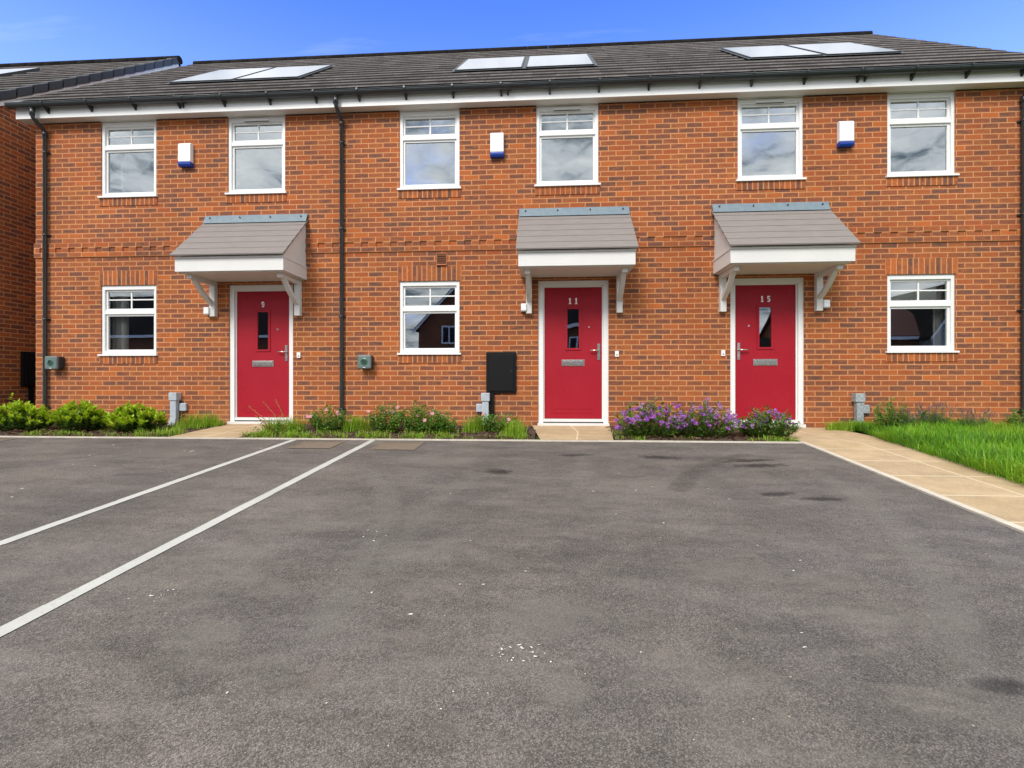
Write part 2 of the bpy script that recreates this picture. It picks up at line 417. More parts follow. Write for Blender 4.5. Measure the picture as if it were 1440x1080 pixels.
# paths
def uvsheet(name, quads, mat):
    mb = MB()
    for pts, uv in quads: mb.face(pts, uv=uv)
    return mb.build(name, mat)
def door_path(name, x0, x1, xk0, xk1):
    y0, y1 = -1.372, -.005; z0, z1 = gz(-1.37) + .014, -.012
    pts = [(xk0, y0, z0), (xk1, y0, z0), (x1, y1, z1), (x0, y1, z1)]
    w = (xk1 - xk0) / .9
    return tag(uvsheet(name, [(pts, [(0.15 / w, .2), (1.05, .2), (1.05, 1.57), (.15, 1.57)])], SLAB), kind='structure')
door_path('door_path', -4.88, -3.88, -4.82, -3.9)
door_path('door_path', -.22, .92, -.08, .80)
# long path beside the court: three columns of slabs, running from the right-hand door
qs = []
PW = 1.16
for y0, y1 in ((-.02, -1.4), (-1.4, -4.0), (-4.0, -8.0)):
    a0, a1 = KX(y0), KX(y1)
    if y0 > -1.0: a0, a1 = 2.66, KX(-1.4)
    zz = lambda y: gz(y) + .010
    qs.append(([(a0, y0, zz(y0)), (a1, y1, zz(y1)), (a1 + PW, y1, zz(y1)), (a0 + PW + (.2 if y0 > -1 else 0), y0, zz(y0))],
               [(0, y0), (0, y1), (PW, y1), (PW, y0)]))
mb = MB()
for pts, uv in qs: mb.face(pts, uv=uv)
tag(mb.build('garden_path', SLAB), kind='structure')

# planting beds
def bed(x0, x1):
    mb = MB(); nx = max(2, int((x1 - x0) / .08)); ny = 16
    P = {}
    for i in range(nx + 1):
        for j in range(ny + 1):
            xx = x0 + (x1 - x0) * i / nx; yy = -1.375 + 1.375 * j / ny
            edge = 0 if j == 0 else 1
            P[i, j] = (xx, yy, gz(yy) - .004 + edge * random.uniform(0, .03))
    for i in range(nx):
        for j in range(ny): mb.face([P[i, j], P[i + 1, j], P[i + 1, j + 1], P[i, j + 1]], smooth=True)
    return tag(mb.build('planting_bed', SOILM), kind='structure')
bed(-12, -4.84); bed(-3.9, -.15); bed(.84, 2.66)
BEDS = [(-8.6, -4.9), (-3.88, -.2), (.88, 2.95)]

# bark mulch chips over the beds
mb = MB()
for x0, x1 in BEDS:
    for _ in range(int((x1 - x0) * 520)):
        xx = random.uniform(x0, x1); yy = -1.36 + 1.3 * random.random() ** 1.3
        p = Vector((xx, yy, gz(yy) + random.uniform(.012, .04)))
        a = random.uniform(0, 6.28)
        mb.leaf(p, Vector((math.cos(a), math.sin(a), random.uniform(-.5, .5))), Vector((random.uniform(-.6, .6), random.uniform(-.6, .6), 1)), random.uniform(.025, .07), random.uniform(.012, .028))
tag(mb.build('bark_mulch', BARK), 'brown bark chip mulch spread over the narrow planting beds', 'mulch', kind='stuff')

# right-hand lawn and grass
LX = lambda y: KX(y) + .94 - .05 * (y + 1.4) * 0 - max(0, -(y + 1.6)) * .075      # grass line creeping over the path
LX2 = lambda y: LX(y) if y < -1.3 else 3.98 + (y + 1.3) * .22
tag(sheet('lawn', GRND, lambda y: LX2(y) + .06, 30, [-8, -6, -4, -3, -2, -1.3, -.6, 0], .018, 1), kind='structure')

def blade(mb, x, y, z, h, w, lean, az):
    """one bent grass blade"""
    dx, dy = math.cos(az), math.sin(az); px, py = -dy * w / 2, dx * w / 2
    l1 = lean * .3 * h; l2 = lean * h; hh = h * (1 - .25 * lean * lean)
    i = len(mb.v)
    mb.v += [(x - px, y - py, z), (x + px, y + py, z), (x + dx * l1 + px * .8, y + dy * l1 + py * .8, z + hh * .6), (x + dx * l1 - px * .8, y + dy * l1 - py * .8, z + hh * .6), (x + dx * l2, y + dy * l2, z + hh)]
    mb.f += [(i, i + 1, i + 2, i + 3), (i + 3, i + 2, i + 4)]; mb.m += [0, 0]; mb.sm += [True, True]
from mathutils import noise as mnoise
mb = MB()
for _ in range(46000):
    y = -.05 - 5.6 * random.random() ** 1.15
    x = LX2(y) + (7.6 - LX2(y)) * random.random() ** 1.25
    c = mnoise.noise(Vector((x * 1.7, y * 1.7, 0)))
    h = random.uniform(.07, .17) * (1 + .55 * c)
    if y > -.5 and x > 4.2 : h *= .9
    edge = x - LX2(y)
    if edge < .25 and random.random() < .6: az = random.uniform(2.2, 4.4); lean = random.uniform(.5, 1.15); h *= random.uniform(.6, 1.35)
    else: az = random.uniform(0, 6.28); lean = random.uniform(.1, .9)
    n0 = len(mb.f); c2 = mnoise.noise(Vector((x * 1.1 + 9, y * 1.6, 3))) + random.uniform(-.35, .35)
    blade(mb, x, y, gz(y) + .015, h, random.uniform(.004, .009), lean, az)
    if c2 > .28: mb.m[n0:] = [1, 1]
    elif c2 < -.30: mb.m[n0:] = [2, 2]
for _ in range(500):
    y = -.1 - 4.5 * random.random(); x = LX2(y) + .1 + (7 - LX2(y)) * random.random(); n0 = len(mb.f)
    blade(mb, x, y, gz(y) + .015, random.uniform(.16, .27), .003, random.uniform(.1, .6), random.uniform(0, 6.28)); mb.m[n0:] = [1, 1]
tag(mb.build('lawn_grass', [GRASS, GRASSB, GRASSD]), 'long bright green lawn grass flopping over the buff path at right', 'grass', kind='stuff')

# ragged grass growing along the kerb side of the beds
mb = MB()
def tuft(x, y, n, r, hmin, hmax):
    for _ in range(n):
        a = random.uniform(0, 6.28); d = r * math.sqrt(random.random())
        xx, yy = x + math.cos(a) * d, min(y + math.sin(a) * d * .7, -.02)
        yy = max(yy, -1.36)
        blade(mb, xx, yy, gz(yy) + .005, random.uniform(hmin, hmax), random.uniform(.004, .009), random.uniform(.1, .8), random.uniform(0, 6.28))
for x0, x1, den, h in ((-6.95, -5.0, 13, .09), (-5.35, -4.86, 26, .15), (-3.88, -3.2, 30, .13), (-3.2, -2.6, 22, .10), (-2.6, -1.1, 20, .12), (-1.1, -.55, 7, .06), (-.62, -.2, 20, .14), (.86, 1.2, 16, .09), (1.2, 2.5, 3.0, .07), (2.6, 2.96, 20, .10)):
    for _ in range(int((x1 - x0) * den)):
        x = random.uniform(x0, x1); y = random.choice((-1.28, -1.28, -1.2, -1.05, -.8)) + random.uniform(-.06, .06)
        tuft(x, y, 34, .09, h * .25, h * .8)
for x, y in ((-2.62, -.75), (-2.52, -.7), (-2.7, -.7), (-1.02, -.75), (-.95, -.7), (-.42, -1.05), (-.38, -1.15), (-4.95, -.35), (-5.1, -.3), (-5.25, -.4), (-3.55, -.9), (-3.7, -.9), (-3.45, -.75)):
    tuft(x, y, 160, .13, .10, .27)
for k in range(18): tuft(random.uniform(-5.4, -4.9), random.uniform(-.6, -.12), 40, .09, .05, .14)
for k in range(22): tuft(3.9 + random.random() * .6, -.12 - random.random() * .25, 50, .1, .05, .16)
tag(mb.build('verge_grass', GRASSB), 'ragged yellow green grass tufts along the kerb in the beds', 'grass', kind='stuff')

# iron covers set in the tarmac by the kerb
def cover(x0, x1, y0, y1, label):
    mb = MB(); z = lambda y: gz(y) + .003
    fr = MB(); w = .028
    for a, b, c, d in ((x0, x1, y0, y0 + w), (x0, x1, y1 - w, y1), (x0, x0 + w, y0 + w, y1 - w), (x1 - w, x1, y0 + w, y1 - w)):
        fr.face([(a, c, z(c) + .003), (b, c, z(c) + .003), (b, d, z(d) + .003), (a, d, z(d) + .003)])
        
    a, b, c, d = x0 + w, x1 - w, y0 + w, y1 - w
    mb.face([(a, c, z(c)), (b, c, z(c)), (b, d, z(d)), (a, d, z(d))])
    base = ((x0 + x1) / 2, (y0 + y1) / 2, gz((y0 + y1) / 2))
    e = empty('drain_cover', base, label, 'drain cover')
    fr.build('frame', RUSTF, e); mb.build('lid', RUST, e)
cover(-2.93, -2.44, -2.0, -1.55, 'rust brown square cover in the tarmac between the two white bay lines')
cover(-1.96, -1.46, -2.04, -1.58, 'rust brown square cover in the tarmac just right of the second white line')
cover(-7.6, -6.72, -1.85, -1.55, 'worn brown cover in the tarmac in front of the leftmost green shrub')

# stains and paint spots on the tarmac
def stain_mat(name, c, k):
    m, nt, out = newmat(name); g = G(nt); uv = g.uv(); o = g.n('NewGeometry').outputs['Position']
    r = g.vmath('LENGTH', uv)
    ln = g.n('VectorMath', operation='LENGTH'); g.put(ln.inputs[0], uv)
    n1 = g.noise(o, 16, 6, .75)
    a = g.math('SUBTRACT', g.math('ADD', n1, g.math('MULTIPLY', g.noise(o, 60, 3, .7), .25)), g.math('ADD', g.math('MULTIPLY', ln.outputs['Value'], .42), .22))
    al = g.math('MULTIPLY', g.sstep(a, -.10, .26), k)
    p = g.n('BsdfPrincipled'); p.inputs['Base Color'].default_value = c + (1,); p.inputs['Roughness'].default_value = .7
    g.put(p.inputs['Alpha'], al); g.link(p.outputs[0], out.inputs[0]); return m
OIL = stain_mat('oil_stain_mat', (.026, .024, .024), .55)
PAINTS = stain_mat('tarmac_scuff_mat', (.27, .24, .21), .30)
def stain(name, mat, x, y, rx, ry, rot=0):
    mb = MB(); c, s = math.cos(rot), math.sin(rot)
    pts = []; uv = []
    for u, v in ((-1, -1), (1, -1), (1, 1), (-1, 1)):
        xx = x + c * u * rx - s * v * ry; yy = y + s * u * rx + c * v * ry
        pts.append((xx, yy, gz(yy) + .003)); uv.append((u, v))
    mb.face(pts, uv=uv); return mb.build(name, mat, tarm)
for a in ((.3, -2.22, .2, .07), (1.14, -2.30, .22, .1), (2.0, -2.62, .28, .09), (1.95, -2.42, .3, .08), (1.74, -3.60, .16, .06), (2.0, -3.72, .16, .05), (1.47, -5.84, .10, .05), (-.44, -3.0, .14, .10)):
    stain('oil_stain', OIL, *a, rot=random.uniform(-.3, .3))
for a in ((.05, -5.95, .1, .12), (.0, -5.5, .3, .2), (-4.2, -2.3, .7, .3), (-.9, -4.4, .12, .5), (-5.2, -2.6, .5, .2), (.9, -3.4, .6, .3), (-1.3, -5.7, .2, .15), (.9, -5.0, .35, .2), (1.9, -2.1, .5, .18), (-1.2, -2.6, .6, .2)):
    stain('dust_patch', PAINTS, *a, rot=random.uniform(-.4, .4))
BUFF = stain_mat('buff_scuff_mat', (.30, .26, .21), .20)
random.seed(77)
for _ in range(18):
    stain('scuff', BUFF, random.uniform(-3.8, 2.3), random.uniform(-6.1, -2.2), random.uniform(.03, .16), random.uniform(.03, .10), rot=random.uniform(-.8, .8))
def tyre_mark(mat, pts, w):
    mb = MB(); n = len(pts) - 1
    for k in range(n):
        (xa, ya), (xb, yb) = pts[k], pts[k + 1]; d = Vector((xb - xa, yb - ya)).normalized(); nx, ny = -d.y * w / 2, d.x * w / 2
        L = lambda x, y: (x, y, gz(y) + .003)
        e0, e1 = abs(2 * k / n - 1) ** 3, abs(2 * (k + 1) / n - 1) ** 3
        mb.face([L(xa - nx, ya - ny), L(xb - nx, yb - ny), L(xb + nx, yb + ny), L(xa + nx, ya + ny)], uv=[(-1, e0), (-1, e1), (1, e1), (1, e0)])
    return mb.build('tyre_mark', mat, tarm)
TYD = stain_mat('tyre_dark_mat', (.035, .033, .033), .16); TYL = stain_mat('tyre_dust_mat', (.29, .265, .235), .20)
def arc(x0, y0, x1, y1, bow, n=14):
    d = Vector((x1 - x0, y1 - y0)); nn = Vector((-d.y, d.x)).normalized()
    return [(x0 + d.x * k / n + nn.x * bow * math.sin(math.pi * k / n), y0 + d.y * k / n + nn.y * bow * math.sin(math.pi * k / n)) for k in range(n + 1)]
tyre_mark(TYL, arc(-.55, -3.0, -.75, -5.3, -.18), .24); tyre_mark(TYL, arc(.35, -2.0, .25, -3.6, .05), .2); tyre_mark(TYL, arc(-1.9, -2.6, -.9, -6.0, .35), .22)
tyre_mark(TYD, arc(2.1, -2.1, 1.0, -3.6, -.15), .2); tyre_mark(TYL, arc(2.4, -2.4, 1.3, -6.0, .3), .22); tyre_mark(TYD, arc(-.52, -2.9, -.36, -3.02, .05, 6), .06)
# white paint splashes: small irregular chips lying on the tarmac
CHIP = simple('white_splash_paint', (.72, .70, .66), .8, .2, 30)
def splash(x, y, n, r, smin, smax):
    mb = MB()
    for _ in range(n):
        a = random.uniform(0, 6.28); d = r * random.random()
        cx, cy = x + math.cos(a) * d * 1.6, y + math.sin(a) * d
        sz = random.uniform(smin, smax); k = random.randint(5, 8); st = random.uniform(1, 2.6); ro = random.uniform(0, 3.1)
        pts = []
        for j in range(k):
            t = 6.283 * j / k; rr = sz * random.uniform(.5, 1)
            u, v = math.cos(t) * rr * st, math.sin(t) * rr
            xx, yy = cx + u * math.cos(ro) - v * math.sin(ro), cy + u * math.sin(ro) + v * math.cos(ro)
            pts.append((xx, yy, gz(yy) + .0035))
        mb.face(pts)
    return mb.build('paint_splash', CHIP, tarm)
splash(-.07, -5.74, 26, .085, .0015, .006); splash(-1.76, -5.42, 16, .07, .0015, .006); splash(-.56, -5.5, 1, .01, .008, .012)
splash(1.0, -5.6, 2, .1, .003, .006); splash(-3.6, -2.1, 3, .4, .008, .016); splash(1.6, -4.6, 3, .5, .004, .009); splash(-.4, -5.2, 4, .3, .003, .007)
splash(-1.0, -4.6, 14, 1.6, .003, .008); splash(.9, -3.6, 12, 1.3, .004, .010); splash(-4.6, -3.0, 10, 1.4, .006, .012)
splash(0.2, -6.0, 18, .7, .0015, .004)

# ------------------------------------------------------------------ houses
ZT = 4.72                 # top of the brickwork / soffit
BZ = 2.60                 # underside of the string course
def V(z): return z - BZ + 40 * .075
def brick_uv(mb):
    """bricks coursed from the underside of the string course"""
    return mb
def wallface(mb, xs, zs, holes, y, flip=False):
    xs = sorted(set(xs)); zs = sorted(set(zs))
    for a, b in zip(xs, xs[1:]):
        for c, d in zip(zs, zs[1:]):
            mx, mz = (a + b) / 2, (c + d) / 2
            if any(h[0] < mx < h[1] and h[2] < mz < h[3] for h in holes): continue
            q = [(a, y, c), (b, y, c), (b, y, d), (a, y, d)]
            mb.face(q[::-1] if flip else q)

UPB, UPT = 3.52, 4.715; GRB, GRT = 1.04, 2.15
HW = .4575
SLOPE = .763; RY = 3.8
def rz(y): return 4.968 + SLOPE * (y + .25)

def shift_uv(o):
    """coursing origin: z measured from the string course"""
    ul = o.data.uv_layers[0]
    for p in o.data.polygons:
        nx, ny, nz = (abs(c) for c in p.normal)
        if nz > max(nx, ny): continue
        for li in p.loop_indices:
            u = ul.data[li].uv; ul.data[li].uv = (u[0], V(u[1]))

def make_window(house, cx, z0, z1, vent=False, seed=0, glass=None, split=None):
    """white casement: fanlight over a fixed pane, georgian bars in the fanlight"""
    x0, x1 = cx - HW, cx + HW
    zs = z0 + .032                                     # top of the sill
    w = MB(); F = .046; yf, yb = .018, .095
    w.box(x0 + .002, x0 + F, yf, yb, zs, z1); w.box(x1 - F, x1 - .002, yf, yb, zs, z1)
    w.box(x0 + F, x1 - F, yf, yb, z1 - F - .02, z1); w.box(x0 + F, x1 - F, yf, yb, zs, zs + F)
    gt = z1 - .10; zt = split                           # glass top, transom centre
    w.box(x0 + F, x1 - F, yf + .006, yb - .004, zt - .030, zt + .034)
    win = w.build('window', WHT, house)
    s = MB(); b = .030; ys, ye = .048, .09               # sashes
    for a, c in ((zt + .034, z1 - F - .02), (zs + F, zt - .030)):
        s.box(x0 + F, x0 + F + b, ys, ye, a, c); s.box(x1 - F - b, x1 - F, ys, ye, a, c)
        s.box(x0 + F + b, x1 - F - b, ys, ye, a, a + b * .8); s.box(x0 + F + b, x1 - F - b, ys, ye, c - b, c)
    s.build('sash', WHT, win)
    fa, fb = zt + .034, z1 - F - .02
    g = MB(); wallface(g, [x0 + F + b, x1 - F - b], [fa + b * .8, fb - b], [], .067); g.build('fanlight_pane', glass, win)
    g = MB(); wallface(g, [x0 + F + b, x1 - F - b], [zs + F + b * .8, zt - .03 - b], [], .067); g.build('pane', glass, win)
    k = MB(); zc = (fa + fb) / 2 + .006
    k.box(cx - .011, cx + .011, .060, .0655, fa + b * .8, fb - b); k.box(x0 + F + b, cx - .011, .060, .0655, zc - .009, zc + .009); k.box(cx + .011, x1 - F - b, .060, .0655, zc - .009, zc + .009)
    k.build('glazing_bar', WHT, win)
    q = MB(); q.prism_x([(-.036, z0), (.05, z0), (.05, zs), (-.036, zs - .006)], x0 - .028, x1 + .028); q.build('sill', WHT, win)
    if vent:
        v = MB(); v.box(cx - .2, cx + .2, yf - .022, yf - .0005, z1 - .062, z1 - .038); v.box(cx - .19, cx + .19, yf - .016, yf - .0005, z1 - .038, z1 - .020, 0)
        v.box(cx - .195, cx + .195, yf - .010, yf - .001, z1 - .072, z1 - .0625, 1); v.build('trickle_vent', [WHT, BLK], win)
    # brick-on-edge course below the sill
    d = MB(); d.box(x0 - .02, x1 + .02, -.010, .06, z0 - .122, z0 - .001); o = d.build('brick_sill', SOL, house)
    for p in o.data.polygons:
        for li in p.loop_indices: o.data.uv_layers[0].data[li].uv[1] = .5 + o.data.uv_layers[0].data[li].uv[1] * .2 + seed * 3
        for li in p.loop_indices: o.data.uv_layers[0].data[li].uv[0] += seed * .75 - (x0 - .02)
    return win

def make_header(house, cx, seed):
    d = MB(); d.box(cx - HW - .03, cx + HW + .03, -.004, .1, GRT, GRT + .225); o = d.build('window_header', SOL, house)
    for p in o.data.polygons:
        for li in p.loop_indices:
            u = o.data.uv_layers[0].data[li].uv; u[0] += seed * .75 - (cx - HW - .03); u[1] = .5 + u[1] * .2 + 3 * seed

def glyph(mb, ch, x, z, h, y0, y1):
    """door numerals cut from plate: slab serif 1, others from bars"""
    w = h * .52; t = h * .2
    if ch == '1':
        mb.box(x - t * .55, x + t * .55, y0, y1, z, z + h); mb.box(x - t * 1.15, x - t * .56, y0, y1, z, z + t * .55); mb.box(x + t * .56, x + t * 1.15, y0, y1, z, z + t * .55)
        mb.face([(x - t * 1.25, y0, z + h * .74), (x - t * .55, y0, z + h * .80), (x - t * .55, y0, z + h), (x - t * .8, y0, z + h * .9)])
        return
    def ring(cx, cz, rx, rz_, a0, a1, tt):
        n = 18
        for k in range(n):
            p, q = R(a0 + (a1 - a0) * k / n), R(a0 + (a1 - a0) * (k + 1) / n)
            P = lambda a, f: (cx + math.cos(a) * (rx - tt * f), cz + math.sin(a) * (rz_ - tt * f))
            o1, o2, i2, i1 = P(p, 0), P(q, 0), P(q, 1), P(p, 1)
            fr = [(c[0], y0, c[1]) for c in (o1, i1, i2, o2)] if a1 > a0 else [(c[0], y0, c[1]) for c in (o1, o2, i2, i1)]
            mb.face(fr)
            mb.face([(o1[0], y0, o1[1]), (o2[0], y0, o2[1]), (o2[0], y1, o2[1]), (o1[0], y1, o1[1])])
            mb.face([(i1[0], y0, i1[1]), (i2[0], y0, i2[1]), (i2[0], y1, i2[1]), (i1[0], y1, i1[1])])
    if ch == '9':
        ring(x, z + h * .69, w * .5, h * .31, 0, 360, t * .85)
        ring(x, z + h * .5, w * .5, h * .5, -140, 22, t * .85)
    if ch == '5':
        mb.box(x - w * .42, x + w * .42, y0, y1, z + h - t * .95, z + h); mb.box(x - w * .42, x - w * .42 + t * .9, y0, y1, z + h * .52, z + h - t * .96)
        ring(x - w * .02, z + h * .315, w * .5, h * .315, -150, 140, t * .85)

def make_door(house, x0, x1, num, mirror):
    """white framed red composite door, x0..x1 is the frame"""
    F = .072; yf = .022; yb = .12; top = 2.128; T = .035
    w = MB(); w.box(x0, x0 + F, yf, yb, 0, top); w.box(x1 - F, x1, yf, yb, 0, top); w.box(x0 + F, x1 - F, yf, yb, top - F, top)
    # inner stops
    w.box(x0 + F, x0 + F + .018, yf + .035, yb, .05, top - F); w.box(x1 - F - .018, x1 - F, yf + .035, yb, .05, top - F); w.box(x0 + F + .018, x1 - F - .018, yf + .035, yb, top - F - .018, top - F)
    d = w.build('door', WHT, house)
    t = MB(); t.box(x0 - .01, x1 + .01, -.03, yb, -.03, .022); t.box(x0 + F, x1 - F, yf + .012, yb - .01, .022, .040, 1); t.box(x0 + F, x1 - F, .030, yb - .01, .040, .082)
    t.build('threshold', [WHT2, BLK], d)
    lx0, lx1, lz0, lz1 = x0 + F + .02, x1 - F - .02, .086, top - F - .02
    cx = (lx0 + lx1) / 2; ly = .066
    gx0, gx1, gz0, gz1 = cx - .085, cx + .085, 1.135, 1.715
    L = MB(); wallface(L, [lx0, gx0, gx1, lx1], [lz0, gz0, gz1, lz1], [(gx0, gx1, gz0, gz1)], ly)
    L.box(lx0, lx1, ly + .0445, ly + .045, lz0, gz0); L.box(lx0, lx1, ly + .0445, ly + .045, gz1, lz1)
    for a, b in ((lx0, gx0), (gx1, lx1)): L.box(a, b, ly + .0445, ly + .045, gz0, gz1)
    # glazing cassette (raised)
    m = .030
    L.box(gx0 - m, gx0, ly - .012, ly + .02, gz0 - m, gz1 + m); L.box(gx1, gx1 + m, ly - .012, ly + .02, gz0 - m, gz1 + m)
    L.box(gx0, gx1, ly - .012, ly + .02, gz1, gz1 + m); L.box(gx0, gx1, ly - .012, ly + .02, gz0 - m, gz0)
    # pressed panel beading at top and bottom
    for za, zb in ((1.90, 1.985), (.16, .235)):
        for k in (0,):
            L.box(cx - .30, cx + .30, ly - .004, ly - .0005, zb - .008, zb); L.box(cx - .30, cx + .30, ly - .004, ly - .0005, za, za + .008)
            L.box(cx - .30, cx - .292, ly - .004, ly - .0005, za + .008, zb - .008); L.box(cx + .292, cx + .30, ly - .004, ly - .0005, za + .008, zb - .008)
    L.build('door_leaf', DOOR, d)
    g = MB(); wallface(g, [gx0, gx1], [gz0, gz1], [], ly + .006); g.build('door_glass', GL_DR, d)
    p = MB(); p.box(cx - .17, cx + .17, ly - .010, ly - .0005, .868, .962); p.prism_x([(ly - .018, .885), (ly - .010, .885), (ly - .010, .945), (ly - .018, .945)], cx - .145, cx + .145)
    p.build('letter_plate', CHR, d, bevel=.004)
    s = -1 if mirror else 1
    hx = (lx1 - .045) if not mirror else (lx0 + .045)
    h = MB(); h.box(hx - .02, hx + .02, ly - .010, ly - .0005, .955, 1.20); h.tube([(hx, ly - .008, 1.095), (hx, ly - .045, 1.095)], .011, 10)
    h.tube([(hx + s * .008, ly - .048, 1.095), (hx - s * .06, ly - .05, 1.097), (hx - s * .135, ly - .044, 1.097)], [.011, .010, .008], 10)
    h.tube([(hx, ly - .010, 1.0), (hx, ly - .020, 1.0)], .015, 12)
    h.build('handle', CHR, d)
    px = cx + s * .235
    v = MB(); v.tube([(px, ly - .0005, 1.445), (px, ly - .010, 1.445)], .013, 14); v.build('peephole', CHR, d)
    H = .088; z = 1.79
    for ch, xx in ([(num, cx)] if len(num) == 1 else [(num[0], cx - .045), (num[1], cx + .047)]):
        n = MB(); glyph(n, ch, xx, z, H, ly - .008, ly - .0005); n.build('house_number', NUM, d)
    return d

def make_canopy(house, x0, x1):
    """white boxed canopy with tile-effect lean-to roof on gallows brackets"""
    D_ = .70; zb, zf = 2.19, 2.37
    c = MB(); c.box(x0, x1, -D_, -.001, zb, zf)
    c.prism_x([(-D_ + .02, zf), (-.001, zf), (-.001, 3.06), (-D_ + .02, zf + .03)], x0 + .014, x1 - .014)
    c.box(x0 - .008, x1 + .008, -D_ - .016, -.001, zf - .001, zf + .024)
    can = c.build('canopy', WHT2, house)
    s = MB(); s.box(x0 + .03, x1 - .03, -D_ + .03, -.01, zb - .012, zb - .001); s.build('canopy_soffit', WSOF, can)
    # stepped tile courses
    t = MB(); n = 6; ya, yb = -D_ - .06, -.012; za, zb2 = 2.398, 3.095
    sl = (zb2 - za) / (yb - ya)
    for k in range(n):
        a = ya + (yb - ya) * k / n; b = ya + (yb - ya) * (k + 1) / n + (.03 if k < n - 1 else 0)
        za_ = za + sl * (a - ya); zb_ = za + sl * (b - ya)
        lift = .017
        t.prism_x([(a, za_), (b, zb_ - .004), (b, zb_ + .012), (a - .006, za_ + lift)], x0 - .03, x1 + .03)
    t.build('canopy_roof', CTILE, can)
    f = MB(); f.prism_x([(-.085, 3.065), (-.07, 3.065), (-.004, 3.18), (-.004, 3.205), (-.016, 3.20)], x0 - .022, x1 + .022)
    f.build('flashing', FLASH, can)
    for k in range(4):
        b = MB(); xx = x0 + .07 + (x1 - x0 - .14) * k / 3; b.tube([(xx, -.030, 3.145), (xx, -.062, 3.16)], .010, 8); b.build('bolt', BLK, can)
    for cx in (x0 + .12, x1 - .12):
        b = MB(); h = .042
        b.box(cx - h, cx + h, -.075, -.001, 1.64, zb - .013); b.box(cx - h + .006, cx + h - .006, -D_ + .12, -.0755, zb - .075, zb - .013)
        pts = []
        N = 8
        for k in range(N + 1):
            u = k / N
            yy = -.075 - u * .42; zz = 1.80 + u * .325 + .035 * math.sin(math.pi * u)*-1
            pts.append((yy, zz))
        prof = [(y, z) for y, z in pts] + [(y + .03, z + .045) for y, z in pts[::-1]]
        for (ya_, za_), (yb_, zb_) in zip(pts, pts[1:]):
            b.prism_x([(yb_, zb_), (ya_, za_), (ya_ + .004, za_ + .062), (yb_ + .004, zb_ + .062)], cx - h + .01, cx + h - .01)
        b.build('bracket', WHT2, can)
    return can

